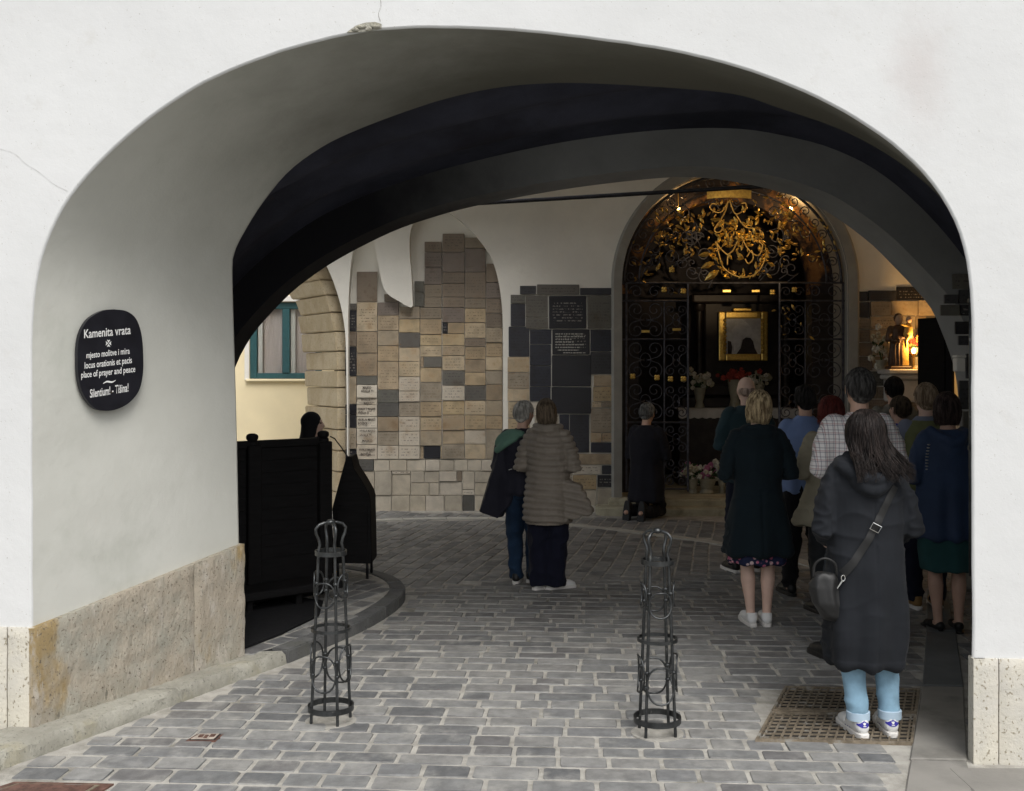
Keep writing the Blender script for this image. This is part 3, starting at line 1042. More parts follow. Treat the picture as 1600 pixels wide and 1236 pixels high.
part('window_surround', box((wx0 - .09, 19.97, wz0 - .02), (wx0 - .003, 20.03, wz1 + .1)), WHITEP, YH)
part('lintel', box((wx0 - .09, 19.95, wz1 + .003), (wx1 + .09, 20.03, wz1 + .12), .01), WHITEP, YH)
for a, b in ((wx0 + .13, (wx0 + wx1) / 2 - .07), ((wx0 + wx1) / 2 + .07, wx1 - .13)):
    part('pane', box((a, 20.06, wz0 + .11), (b, 20.07, wz1 - .13)), GLASS, YH)
    part('inner_frame', box((a + .01, 20.1, wz0 + .11), (a + .09, 20.13, wz1 - .13)), WHITEP, YH)
    bm = loft([[Vector((a + .1 + (b - a - .1) * k / 24, 20.18 + .004 * math.sin(k * 1.9), z)) for k in range(25)] for z in (wz0, wz1)])
    part('blind', bm, CURTAIN, YH, smooth=True)
part('room_back', box((wx0 - .3, 20.6, wz0 - .3), (wx1 + .3, 20.7, wz1 + .3)), CURTAIN, YH)
part('roof', box((-16.4, 19.6, 9), (5.4, 28, 9.4)), BROWNPL, YH)
# ================================================================== votive plaques
def unit_box(bev):
    bm = bmesh.new()
    bmesh.ops.create_cube(bm, size=1)
    bmesh.ops.bevel(bm, geom=bm.edges[:], offset=bev, segments=1, affect='EDGES')
    me = to_mesh(bm, 'plaque')
    me.materials.append(None)
    return me
UB = unit_box(.018)
def plq(name, cols, rough=.6, var=.25, ns=9, stain=None):
    return M(name, (1, 1, 1), var, ns, rough, bump=.3, bscale=45, bdist=.004, palette=cols, stain=stain)
def engraved(name, cols, ink, rough=.5, rows_=26, var=.2):
    """stone plaque with rows of cut lettering too small to read"""
    b = NB(name)
    oi = b.n('ShaderNodeObjectInfo')
    cr = b.n('ShaderNodeValToRGB')
    cr.color_ramp.interpolation = 'CONSTANT'
    while len(cr.color_ramp.elements) < len(cols):
        cr.color_ramp.elements.new(1)
    for i, c in enumerate(cols):
        cr.color_ramp.elements[i].position = i / len(cols)
        cr.color_ramp.elements[i].color = (*c, 1)
    b.l(oi.outputs['Random'], cr.inputs[0])
    n1 = b.ramp(b.noise(8, 6, .65), .3, .7)
    c = b.mix(n1, b.mix(1.0, cr.outputs[0], (1 - var,) * 3, 'MULTIPLY'), cr.outputs[0])
    c = b.mix(b.ramp(b.noise(4, 6, .7), .50, .72), c, b.mix(1.0, cr.outputs[0], (.58, .50, .42), 'MULTIPLY'))
    c = b.mix(b.ramp(b.noise(13, 5, .7, stretch=(1, 1, 2.2)), .56, .74), c, b.mix(1.0, cr.outputs[0], (.6, .54, .46), 'MULTIPLY'))
    sx = b.n('ShaderNodeSeparateXYZ')
    b.l(b.pos.outputs['Position'], sx.inputs[0])
    lines = b.math('GREATER_THAN', b.math('SINE', b.math('MULTIPLY', sx.outputs['Z'], rows_ * 6.283 / 1.0)), .35)
    letters = b.ramp(b.noise(30, 2, .5, stretch=(1.6, 0, .7)), .50, .54)
    tc = b.n('ShaderNodeTexCoord')
    so = b.n('ShaderNodeSeparateXYZ')
    b.l(tc.outputs['Object'], so.inputs[0])
    edge_ = b.math('MULTIPLY', b.math('LESS_THAN', b.math('ABSOLUTE', so.outputs['X']), .40), b.math('LESS_THAN', b.math('ABSOLUTE', so.outputs['Z']), .34))
    has = b.math('GREATER_THAN', b.math('FRACT', b.math('MULTIPLY', oi.outputs['Random'], 13.7)), .35)
    f = b.math('MULTIPLY', b.math('MULTIPLY', lines, letters), b.math('MULTIPLY', edge_, has))
    c = b.mix(b.math('MULTIPLY', f, .75), c, ink)
    return b.done(c, rough, 0, b.bump(b.noise(40, 5), .3, .004), .4)
PQ = {
    'T': engraved('tan_marble_plaque', [(.51, .395, .25), (.57, .46, .31), (.45, .345, .22), (.54, .42, .255), (.60, .49, .34), (.43, .355, .255), (.36, .28, .19), (.47, .37, .25), (.39, .33, .25)], (.15, .11, .07), var=.4),
    'W': engraved('pale_marble_plaque', [(.60, .535, .435), (.65, .59, .49), (.57, .50, .40)], (.15, .12, .10)),
    'B': engraved('brown_stone_plaque', [(.25, .20, .15), (.21, .17, .13), (.28, .23, .17), (.23, .19, .16)], (.10, .08, .06)),
    'D': engraved('grey_stone_plaque', [(.135, .125, .11), (.155, .145, .125), (.11, .105, .095), (.14, .135, .115)], (.05, .045, .04)),
    'K': engraved('black_stone_plaque', [(.020, .020, .026), (.028, .028, .034), (.018, .018, .024)], (.30, .28, .25), .3),
    'S': M('base_stone', (1, 1, 1), .25, 7, .85, bump=.4, bscale=40, bdist=.006, palette=[(.50, .44, .345), (.55, .49, .395), (.46, .41, .33), (.58, .52, .43)]),
    'N': engraved('dark_slate_plaque', [(.045, .046, .055), (.058, .058, .062), (.040, .042, .055)], (.02, .02, .02)),  # near-black navy slate
}
def plaque(wall, px0, py0, px1, py1, Y, code, name='votive_plaque', gap=.5, th=None):
    a, b = at(px0 + gap, py1 - gap, Y), at(px1 - gap, py0 + gap, Y)
    th = th or random.uniform(.028, .05)
    Mx = Matrix.Translation(((a.x + b.x) / 2, Y - th / 2 + .01, (a.z + b.z) / 2)) @ Matrix.Rotation(random.uniform(-.006, .006), 4, 'Y') @ Matrix.Diagonal((b.x - a.x, th, b.z - a.z, 1))
    return piece(name, UB, PQ[code], wall, Mx)
def crop5(x, y): return 500 + x / 2.573, 340 + y / 2.573
cols = [
    (102, 148, [(345, 372, 'D'), (372, 458, 'K'), (458, 518, 'B'), (518, 637, 'K'), (637, 750, 'T'), (750, 792, 'K'), (792, 845, 'K'), (845, 930, 'T'), (930, 990, 'K'), (990, 1100, 'D'), (1100, 1190, 'S')]),
    (148, 232, [(217, 340, 'B'), (340, 458, 'T'), (458, 545, 'T'), (545, 637, 'T'), (637, 672, 'D'), (672, 725, 'W'), (725, 752, 'W'), (752, 800, 'W'), (800, 846, 'W'), (846, 912, 'W'), (912, 972, 'W')]),
    (258, 328, [(307, 340, 'B')]),
    (232, 318, [(340, 393, 'B'), (393, 455, 'T'), (455, 515, 'T'), (515, 578, 'T'), (578, 692, 'T'), (692, 745, 'D'), (745, 800, 'D'), (800, 860, 'T'), (860, 915, 'T'), (915, 970, 'W')]),
    (318, 403, [(358, 408, 'T'), (408, 463, 'T'), (463, 522, 'D'), (522, 578, 'T'), (578, 640, 'T'), (640, 697, 'W'), (697, 740, 'W'), (740, 800, 'T'), (800, 858, 'W'), (858, 917, 'W'), (917, 970, 'W')]),
    (420, 490, [(97, 140, 'B'), (140, 200, 'B'), (200, 270, 'B'), (270, 320, 'B'), (320, 362, 'B')]),
    (380, 420, [(255, 300, 'D'), (300, 358, 'D')]),
    (403, 490, [(362, 408, 'B'), (408, 470, 'T'), (470, 515, 'T'), (515, 560, 'T'), (602, 662, 'T'), (662, 740, 'T'), (740, 800, 'T'), (800, 855, 'T'), (855, 917, 'T')]),
    (403, 418, [(560, 602, 'T'), (917, 970, 'T')]), (418, 492, [(560, 602, 'D')]), (418, 485, [(917, 970, 'K')]), (485, 492, [(917, 970, 'T')]),
    (492, 582, [(65, 140, 'B'), (140, 220, 'B'), (220, 265, 'B'), (265, 320, 'B'), (320, 362, 'B'), (362, 422, 'B'), (467, 515, 'T'), (515, 555, 'T'), (555, 615, 'T'), (615, 675, 'D'), (675, 735, 'W'), (735, 793, 'T'), (793, 855, 'T'), (855, 910, 'T'), (910, 970, 'T')]),
    (492, 514, [(422, 467, 'K')]), (514, 582, [(422, 467, 'T')]),
    (582, 667, [(80, 125, 'B'), (125, 220, 'B'), (220, 325, 'B'), (325, 365, 'B'), (365, 422, 'T'), (422, 485, 'T'), (485, 520, 'B'), (520, 570, 'T'), (570, 622, 'T'), (622, 675, 'T'), (675, 735, 'D'), (735, 793, 'T'), (793, 852, 'T'), (852, 910, 'W'), (910, 970, 'T')]),
    (667, 735, [(185, 262, 'B'), (262, 325, 'B'), (325, 385, 'B'), (385, 442, 'B'), (442, 502, 'T'), (502, 560, 'T'), (560, 615, 'T'), (615, 670, 'T'), (670, 735, 'T'), (735, 795, 'T'), (795, 850, 'T'), (850, 970, 'T')]),
]
base = [(148, 217, 972, 1018, 'D')] + [(a, b, 972, 1018, 'S') for a, b in ((217, 280), (280, 350), (350, 425), (425, 482), (482, 540), (540, 595), (595, 650), (650, 735))]
base += [(148, 220, 1018, 1115, 'S'), (220, 290, 1018, 1115, 'S'), (290, 365, 1030, 1115, 'S'), (290, 365, 1018, 1030, 'W'), (365, 440, 1065, 1115, 'S'), (365, 420, 1018, 1065, 'S'), (420, 480, 1018, 1065, 'S'), (440, 480, 1065, 1115, 'S'),
         (480, 550, 1018, 1060, 'S'), (550, 572, 1018, 1060, 'B'), (480, 572, 1060, 1115, 'S'), (572, 622, 1018, 1092, 'S'), (572, 622, 1092, 1115, 'W'), (622, 735, 1018, 1065, 'S'), (622, 680, 1065, 1115, 'S'), (680, 735, 1065, 1115, 'S')]
base += [(a, b, 1115, 1196, c) for a, b, c in ((148, 218, 'S'), (218, 288, 'S'), (288, 362, 'S'), (362, 425, 'S'), (425, 500, 'S'), (500, 572, 'S'), (572, 622, 'D'), (622, 680, 'S'), (680, 735, 'S'))]
for x0, x1, lst in cols:
    for y0, y1, c in lst:
        plaque(TW, *crop5(x0, y0), *crop5(x1, y1), 14.0, c)
for x0, x1, y0, y1, c in base:
    plaque(TW, *crop5(x0, y0), *crop5(x1, y1), 14.0, c, 'base_stone')
# lettering that can be made out on the pale column of plaques
INK = M('cut_lettering', (.07, .055, .045), .1, 10, .7, bump=0)
def letter_rows(wall, lines, Y, mat=INK):
    for body, px0, px1, py, h in lines:
        me = text_mesh(body, .02)
        xs = [v.co.x for v in me.vertices]
        w_ = max(xs) - min(xs)
        for v in me.vertices:
            v.co = at(px0 + (v.co.x - min(xs)) / w_ * (px1 - px0), py - v.co.y * h, Y)
        part('lettering', me, mat, wall)
rowsT = []
for body, x0, x1, y, h in (('MAJKO', 172, 206, 688, 11), ('HVALA TI', 166, 214, 702, 11), ('HVALA TI', 166, 214, 738, 11), ('MAJKO', 176, 208, 751, 11), ('HVALA TI MAJKO', 152, 222, 774, 11), ('HVALA TI', 152, 196, 789, 11),
                           ('HVALA MAJCI', 152, 222, 816, 11), ('BOŽJOJ', 152, 190, 832, 11), ('HVALA MAJKO', 160, 222, 862, 11), ('HVALA TI', 160, 206, 880, 11), ('MAJKO', 170, 210, 902, 11), ('HVALA MAJKO', 158, 220, 938, 11), ('BOŽJA', 164, 206, 956, 11)):
    a = crop5(x0, y)
    b = crop5(x1, y)
    rowsT.append((body, a[0], b[0], a[1], h / 2.573 * 1.25))
letter_rows(TW, rowsT, 13.955)
# dark plaques between the blind arch and the chapel
def crop6(x, y): return 770 + x / 3.09, 420 + y / 3.09
dark = [(130, 82, 210, 124, 'N'), (212, 75, 418, 126, 'D'), (420, 92, 572, 128, 'N'), (85, 125, 158, 168, 'D'), (85, 168, 158, 278, 'N'), (158, 128, 267, 235, 'D'), (158, 235, 268, 290, 'D'), (270, 130, 452, 290, 'K'), (455, 128, 572, 290, 'D'),
        (75, 278, 178, 425, 'N'), (178, 292, 284, 365, 'N'), (178, 365, 282, 468, 'N'), (178, 468, 282, 568, 'N'), (286, 292, 468, 415, 'K'), (470, 292, 578, 400, 'N'), (470, 400, 578, 510, 'N'), (284, 417, 475, 568, 'K'), (70, 425, 178, 500, 'T'), (70, 500, 178, 580, 'T'),
        (70, 580, 178, 640, 'T'), (178, 568, 280, 640, 'N'), (282, 570, 475, 700, 'K'), (485, 512, 580, 568, 'T'), (482, 568, 580, 640, 'T'), (478, 640, 525, 670, 'T'), (525, 640, 580, 670, 'B'), (470, 672, 580, 790, 'T'), (470, 790, 525, 838, 'T'), (525, 790, 580, 836, 'T'),
        (472, 838, 580, 888, 'N'), (320, 702, 370, 888, 'N'), (370, 702, 466, 888, 'N'), (182, 642, 275, 702, 'W'), (390, 892, 575, 946, 'T'), (390, 948, 520, 992, 'W'), (385, 994, 500, 1065, 'T'), (504, 994, 580, 1055, 'K'), (525, 948, 575, 992, 'N'),
        (72, 642, 180, 720, 'T'), (72, 722, 180, 800, 'T'), (72, 802, 200, 900, 'S'), (200, 704, 318, 800, 'S'), (200, 802, 385, 900, 'S'), (75, 902, 230, 1000, 'S'), (232, 902, 385, 1000, 'S'), (75, 1002, 240, 1140, 'S'), (242, 1002, 384, 1140, 'S'), (386, 1067, 500, 1140, 'S'), (502, 1057, 580, 1140, 'S')]
for x0, y0, x1, y1, c in dark:
    plaque(BACK, *crop6(x0, y0), *crop6(x1, y1), YB, c)
SILV = M('pale_cut_lettering', (.42, .41, .38), .1, 10, .6, bump=0)
# rows of a pale engraved text, too small to read: each row a line of short strokes
for k, (xa, xb) in enumerate(((302, 440), (302, 445), (302, 380), (302, 390), (302, 440), (302, 420), (318, 415), (340, 448))):
    y = 312 + k * 13
    x = xa
    bm = bmesh.new()
    while x < xb:
        l = random.uniform(5, 16)
        a, b = at(*crop6(x, y + 5), YB - .045), at(*crop6(min(x + l, xb), y), YB - .045)
        bm_box(bm, (a.x, YB - .047, a.z), (b.x, YB - .03, b.z))
        x += l + random.uniform(2, 5)
    part('engraved_line', bm, SILV, BACK)
# right of the chapel: pale and dark plaques behind the statue
def crop4(x, y): return 1300 + x / 3.863, 380 + y / 3.863
rp = [(118, 290, 215, 352, 'N'), (215, 285, 385, 350, 'N'), (385, 262, 560, 345, 'K'), (118, 355, 225, 450, 'N'), (228, 352, 352, 440, 'T'), (352, 348, 515, 438, 'T'), (515, 345, 660, 440, 'T'), (118, 452, 225, 520, 'B'), (225, 442, 375, 520, 'T'), (375, 440, 500, 520, 'T'), (500, 440, 640, 522, 'T'),
      (118, 522, 225, 598, 'B'), (225, 522, 350, 598, 'T'), (350, 522, 460, 598, 'T'), (460, 522, 560, 598, 'T'), (118, 600, 240, 682, 'B'), (240, 600, 345, 680, 'T'), (345, 600, 450, 680, 'T'), (450, 600, 560, 680, 'T'), (118, 684, 240, 770, 'B'), (240, 682, 345, 756, 'T'), (345, 682, 450, 756, 'T'), (450, 682, 560, 756, 'T'),
      (160, 772, 310, 862, 'D'), (118, 866, 270, 940, 'B'), (272, 866, 420, 940, 'B'), (422, 866, 560, 940, 'D'), (118, 942, 560, 1040, 'B'), (562, 440, 700, 700, 'D'), (562, 702, 700, 1040, 'D')]
for x0, y0, x1, y1, c in rp:
    plaque(BACK, *crop4(x0, y0), *crop4(x1, y1), YB, c)
# plaques on the right pier of the second arch
for k, (x0, y0, x1, y1, c) in enumerate(((1487, 428, 1524, 452, 'D'), (1474, 460, 1496, 475, 'N'), (1497, 453, 1524, 475, 'N'), (1468, 476, 1498, 494, 'D'), (1499, 476, 1524, 494, 'K'), (1491, 502, 1524, 523, 'K'), (1496, 524, 1524, 540, 'N'), (1508, 552, 1524, 592, 'N'), (1497, 594, 1524, 640, 'N'), (1503, 642, 1524, 690, 'D'))):
    a, b = onplane(x0 + .6, y1 - .6, C2), onplane(x1 - .6, y0 + .6, C2)
    c_ = (a + b) / 2 - NF * .012
    ang = math.atan2(-NF.x, NF.y)
    o = piece('votive_plaque', UB, PQ[c], SECOND, Matrix.Translation(c_) @ Matrix.Rotation(ang, 4, 'Z') @ Matrix.Diagonal(((b - a).xy.length, .03, b.z - a.z, 1)))
a = onplane(1494, 580, C2 - .06)
HB = root('wall_box', 'small white box fixed to the right pier among dark plaques', 'box', a)
p = onplane(1500, 567, C2 - .06)
part('case', box((p.x - .035, p.y - .02, p.z - .07), (p.x + .035, p.y + .06, p.z + .04), .006), WHITEP, HB)
part('lid', box((p.x - .04, p.y - .03, p.z + .042), (p.x + .04, p.y + .06, p.z + .062), .004), WHITEP, HB)

# ================================================================== chapel
ch = CHX
YG = 13.97
S = YB / FPX              # metres per pixel on the back wall
def cw(px, py, Y=YG): return at(px, py, Y)
CHP = root('chapel', 'dark candlelit chapel niche with altar behind the iron gate', 'chapel', (ch, 14.3, 0))
MOULD = M('niche_moulding', (.30, .295, .27), .1, 4, .85, bump=.2, bscale=30)
r_out = CHR + 17 * S
lo_ = [arch_loop(CHR + .005, YB - .001, -.02), arch_loop(CHR + .005, YB - .05, -.02), arch_loop(r_out - .03, YB - .07, -.02), arch_loop(r_out, YB - .045, -.02), arch_loop(r_out, YB - .001, -.02)]
part('arch_moulding', loft(lo_), MOULD, CHP, smooth='auto')
part('niche_reveal', loft([arch_loop(CHR, YB, -.08), arch_loop(CHR, 14.45, -.08)]), MOULD, CHP, smooth='auto')
DARKW = M('dark_chapel_wall', (.030, .026, .030), .3, 3, .7, bump=.3, bscale=20)
OCHW = M('ochre_painted_arch', (.34, .17, .06), .3, 5, .7, bump=.2, bscale=25, stain=((.03, .025, .03), 2.2, .44, .56))
DKWOOD = M('dark_altar_wood', (.028, .022, .020), .3, 8, .45, bump=.2, bscale=40)
rin = CHR * .80
part('inner_arch', fill([arch_loop(CHR + .25, 14.46, CHS - .1) + arch_loop(rin, 14.46, CHS - .1)[::-1]]), OCHW, CHP)
for sx in (-1, 1):
    part('inner_pier', box((min(ch + sx * rin, ch + sx * (CHR + .25)), 14.46, -.08), (max(ch + sx * rin, ch + sx * (CHR + .25)), 14.75, CHS - .101)), DKWOOD, CHP)
part('inner_arch_reveal', loft([arch_loop(rin, 14.46, CHS - .1), arch_loop(rin, 14.75, CHS - .1)]), OCHW, CHP, smooth='auto')
part('side_wall', box((ch - 1.75, 14.76, -.08), (ch - 1.65, 17.0, 5.2)), DARKW, CHP)
part('side_wall', box((ch + 1.65, 14.76, -.08), (ch + 1.75, 17.0, 5.2)), DARKW, CHP)
part('front_return', fill([[Vector((ch - 1.8, 14.755, -.08)), Vector((ch - 1.8, 14.755, 5.2)), Vector((ch + 1.8, 14.755, 5.2)), Vector((ch + 1.8, 14.755, -.08))] + arch_loop(rin, 14.755, -.08)[::-1]]), DARKW, CHP)
part('rear_wall', box((ch - 1.8, 17.0, -.08), (ch + 1.8, 17.1, 5.2)), DARKW, CHP)
part('ceiling', box((ch - 1.8, 14.75, 5.2), (ch + 1.8, 17.1, 5.3)), DARKW, CHP)
STEP = M('chapel_step_stone', (.40, .37, .27), .15, 5, .8, bump=.3, bscale=40, stain=((.24, .22, .15), 4, .5, .75))
xs0 = at(936, 0, 13.4).x
for k, (y0, y1, z0, z1, xa, xb) in enumerate(((13.45, 14.2, -.03, .11, ch - 1.83, ch + 1.9), (13.62, 14.2, .111, .20, ch - 1.66, ch + 1.75))):
    bm = bmesh.new()
    pts = []
    n = 24
    for i in range(n + 1):
        t = i / n
        e = min(t, 1 - t)
        yy = y0 + (.10 * (1 - min(1, e / .08)) ** 2)
        pts.append(Vector((xa + (xb - xa) * t, yy, z0)))
    pts += [Vector((xb, y1, z0)), Vector((xa, y1, z0))]
    prism(bm, pts, (0, 0, z1 - z0))
    bmesh.ops.bevel(bm, geom=[e for e in bm.edges if abs(e.verts[0].co.z - z1) < 1e-4 and abs(e.verts[1].co.z - z1) < 1e-4], offset=.02, segments=3, affect='EDGES')
    part('step', bm, STEP, CHP, smooth='auto')
part('floor', box((ch - 1.6, 14.2, -.03), (ch + 1.6, 17.0, .19)), STEP, CHP)
# altar
YA = 15.3
def aw(px, py, Y=YA): return at(px, py, Y)
AL = root('altar', 'dark wooden altar with white cloth inside the chapel', 'altar', (ch, YA + .5, .19))
ax0, ax1 = aw(1062, 0).x, aw(1245, 0).x
az = aw(0, 640).z
part('table', box((ax0, YA, .19), (ax1, YA + .75, az), .01), DKWOOD, AL)
CLOTH = M('white_altar_cloth', (.55, .54, .52), .08, 8, .9, bump=.3, bscale=60)
bm = bmesh.new()
nx = 60
rows_ = []
for (y, z, s) in ((YA + .7, az + .012, 0), (YA - .012, az + .012, 0), (YA - .022, az - .02, .3), (YA - .024, az - .11, 1)):
    rows_.append([Vector((ax0 - .02 + (ax1 - ax0 + .04) * k / nx, y - s * .012 * math.sin(k * 1.4), z - (s > .9) * .02 * abs(math.sin(k * .8)))) for k in range(nx + 1)])
part('cloth', loft(rows_), CLOTH, AL, smooth=True)
for k, (p0, p1) in enumerate(((1085, 628), (1078, 602))):
    part('gradine', box((ax0 + .1 + .05 * k, YA + .45, aw(0, 640 - 20 * k).z + .013), (ax1 - .1 - .05 * k, YA + .74, aw(0, 622 - 20 * k).z), .012), DKWOOD, AL)
rx0, rx1 = aw(1100, 0, 16).x, aw(1218, 0, 16).x
part('retable', box((rx0, 16.0, .9), (rx1, 16.25, aw(0, 462, 16).z), .03), DKWOOD, AL)
for xa in (rx0 - .14, rx1 + .02):
    bm = bmesh.new()
    stack(bm, [(z, xa + .06, 15.95, r_, r_) for z, r_ in ((1.0, .075), (1.06, .075), (1.08, .06), (1.9, .058), (2.75, .05), (2.78, .075), (2.86, .08))], 14)
    part('column', bm, DKWOOD, AL, smooth='auto')
part('cornice', box((rx0 - .2, 15.86, 2.87), (rx1 + .2, 16.25, 3.02), .03), DKWOOD, AL)
# framed holy picture; the reflection in its glass is painted on
YP = 15.92
fx0, fx1, fz0, fz1 = aw(1122, 0, YP).x, aw(1199, 0, YP).x, aw(0, 564, YP).z, aw(0, 487, YP).z
FR = root('framed_picture', 'glowing gilt framed picture with pale arched scene above the altar', 'picture', ((fx0 + fx1) / 2, YP, fz0))  # the pale arched scene is the painted glass reflection
fwid = .105
for nm, lo, hi in (('frame', (fx0, YP - .06, fz0), (fx0 + fwid, YP, fz1)), ('frame', (fx1 - fwid, YP - .06, fz0), (fx1, YP, fz1)), ('frame', (fx0 + fwid, YP - .055, fz0), (fx1 - fwid, YP, fz0 + fwid)), ('frame', (fx0 + fwid, YP - .055, fz1 - fwid), (fx1 - fwid, YP, fz1))):
    part(nm, box(lo, hi, .018, seg=2), GOLD, FR)
for k in range(9):
    for x in (fx0 + fwid - .015, fx1 - fwid + .015):
        bm = bmesh.new()
        ball(bm, (x, YP - .06, fz0 + fwid + (fz1 - fz0 - 2 * fwid) * (k + .5) / 9), .028, 8)
        part('bead', bm, GOLD, FR, smooth=True)
part('crest', box(((fx0 + fx1) / 2 - .16, YP - .07, fz1 + .002), ((fx0 + fx1) / 2 + .12, YP - .01, fz1 + .055), .012), GOLD, FR)
REFLBASE = M('painted_glass_sheen', (.72, .73, .74), .2, 6, .5, bump=.1)  # brightness of the glass reflection put into the base colour
part('painted_sheen', box((fx0 + fwid, YP - .02, fz0 + fwid), (fx1 - fwid, YP - .005, fz1 - fwid)), REFLBASE, FR)
REFLDARK = M('dark_painted_reflection', (.055, .045, .045), .2, 9, .6, bump=.1)  # person mirrored in the glass, built as dark shapes
def pic(px, py): return at(950 + px / 3.8625, 500 + py / 3.8625, YP - .022)
for nm, pts in (('figure', ((775, 205), (800, 170), (812, 120), (832, 105), (860, 108), (876, 130), (885, 170), (905, 208))), ('figure', ((722, 125), (742, 130), (750, 165), (745, 208), (722, 208)))):  # figure: person mirrored in the glass, as dark shapes
    bm = bmesh.new()
    prism(bm, [pic(*q) for q in pts], (0, -.004, 0))
    part(nm, bm, REFLDARK, FR)
REFLPALE = M('pale_painted_reflection', (.84, .85, .86), .15, 8, .5, bump=.1)  # bright arch mirrored in the glass, built as a pale shape
bm = bmesh.new()
prism(bm, [pic(*q) for q in ((745, 60), (770, 30), (830, 10), (862, 40), (880, 90), (884, 128), (868, 102), (835, 96), (808, 108), (795, 160), (760, 190), (756, 120))], (0, -.003, 0))
part('painted_reflection', bm, REFLPALE, FR)

# ---- wrought iron gate
IG = root('iron_gate', 'tall arched wrought iron gate with gilded monogram before the chapel', 'gate', (ch, YG, .2))
def scroll(cx, cz, r, turns=1.35, a0=0.0, flip=1, tail=None, w_=.008, y=YG, mat=GATEIRON, name='scroll', seg=5):
    pts = []
    n = 26
    for k in range(n + 1):
        t = k / n
        rr_ = r * (1 - .82 * t)
        a = a0 + flip * turns * 2 * math.pi * t
        pts.append(Vector((cx + rr_ * math.cos(a), y, cz + rr_ * math.sin(a))))
    if tail:
        pts = [Vector((tail[0], y, tail[1]))] + pts
    bm = bmesh.new()
    tube(bm, pts, w_, seg)
    return part(name, bm, mat, IG, smooth=True)
def rod(p, q, w_=.011, y=YG, mat=GATEIRON, name='bar', seg=6):
    bm = bmesh.new()
    tube(bm, [Vector((p[0], y, p[1])), Vector((q[0], y, q[1]))], w_, seg)
    return part(name, bm, mat, IG)
def W(px, py):
    v = cw(px, py)
    return (v.x, v.z)
for r_, w_ in ((CHR - .04, .022), (CHR * .84, .014)):
    pts = arch_loop(r_, YG, CHS, 48)[1:-1]
    bm = bmesh.new()
    tube(bm, pts, w_, 6)
    part('arch_bar', bm, GATEIRON, IG, smooth=True)
for px in (979, 1038, 1075, 1218, 1258, 1317):
    rod(W(px, 768), W(px, 442 if px not in (1038, 1258) else 470), .016 if px in (979, 1075, 1218, 1317) else .011)
for py in (442, 470, 530, 660, 764):
    rod(W(966 if py in (470, 530) else 978, py), W(1075, py), .013)
    rod(W(1218, py), W(1330 if py == 470 else 1318, py), .013)
rod(W(1075, 442), W(1218, 442), .014)
# scroll work in the two leaves
for (xa, xb) in ((979, 1038), (1038, 1075), (1218, 1258), (1258, 1317)):
    for (ya, yb) in ((442, 470), (470, 530), (530, 595), (595, 660), (660, 712), (712, 764)):
        x0, z1 = W(xa, ya)
        x1, z0 = W(xb, yb)
        cx, cz, hw, hh = (x0 + x1) / 2, (z0 + z1) / 2, (x1 - x0) / 2, (z1 - z0) / 2
        if hh < .13:
            for sx in (-1, 1):
                scroll(cx + sx * hw * .5, cz, min(hw * .42, hh * .8), 1.3, 0 if sx > 0 else math.pi, sx, w_=.007)
            continue
        rr_ = min(hw, hh) * .46
        for sx in (-1, 1):
            for sz in (-1, 1):
                scroll(cx + sx * hw * .48, cz + sz * hh * .52, rr_, 1.4, math.pi / 2 * -sz, sx * sz, tail=(cx + sx * .01, cz - sz * hh * .05), w_=.0075)
        # lozenge between the scrolls
        bm = bmesh.new()
        tube(bm, [Vector((cx + hw * .28 * math.sin(a * math.pi / 8), YG - .005, cz + hh * .34 * math.cos(a * math.pi / 8))) for a in range(16)], .006, 5, closed=True)
        part('oval', bm, GATEIRON, IG, smooth=True)
# scrolls round the arch between the two arch bars
for k in range(22):
    a = math.pi * (k + .5) / 22
    rm = CHR * .915
    scroll(ch - rm * math.cos(a), CHS + rm * math.sin(a), .075, 1.5, a * (1 if k % 2 else -1), 1 if k % 2 else -1, w_=.008)
# black tendrils filling the lunette
rr = random.Random(11)
for k in range(80):
    a = rr.uniform(.06, .94) * math.pi
    q = rr.uniform(.25, .80) * CHR
    x, z = ch - q * math.cos(a), CHS + q * math.sin(a) * .98
    if abs(x - ch) < .34 and z < CHS + 1.0: continue
    scroll(x, z, rr.uniform(.05, .12), rr.uniform(1.0, 1.6), rr.uniform(0, 6.28), rr.choice((-1, 1)), tail=(x + rr.uniform(-.2, .2), z + rr.uniform(-.2, .1)), w_=.008, y=YG + rr.uniform(-.02, .03))
# gilded foliage sprays left and right, each leaf a mesh of its own
def leaf(x, z, l, a, y=None, mat=GOLD, name='gilt_leaf'):
    y = YG - .03 if y is None else y
    bm = bmesh.new()
    ca, sa = math.cos(a), math.sin(a)
    prof_ = [(0, 0), (.25, .16), (.5, .20), (.8, .10), (1, 0), (.8, -.10), (.5, -.20), (.25, -.16)]
    v = [bm.verts.new((x + l * (u * ca - w2 * sa), y + .03 * l * math.sin(u * 3), z + l * (u * sa + w2 * ca))) for u, w2 in prof_]
    c = bm.verts.new((x + l * .5 * ca, y - .06 * l - .01, z + l * .5 * sa))
    bk = bm.verts.new((x + l * .5 * ca, y + .012, z + l * .5 * sa))
    for k in range(8):
        bm.faces.new((v[k], v[(k + 1) % 8], c))
        bm.faces.new((v[(k + 1) % 8], v[k], bk))
    return part(name, bm, mat, IG)
DIMGOLD = M('dull_gilding', (.55, .38, .13), .35, 30, .45, 1.0, bump=.3, bscale=60, bdist=.003)
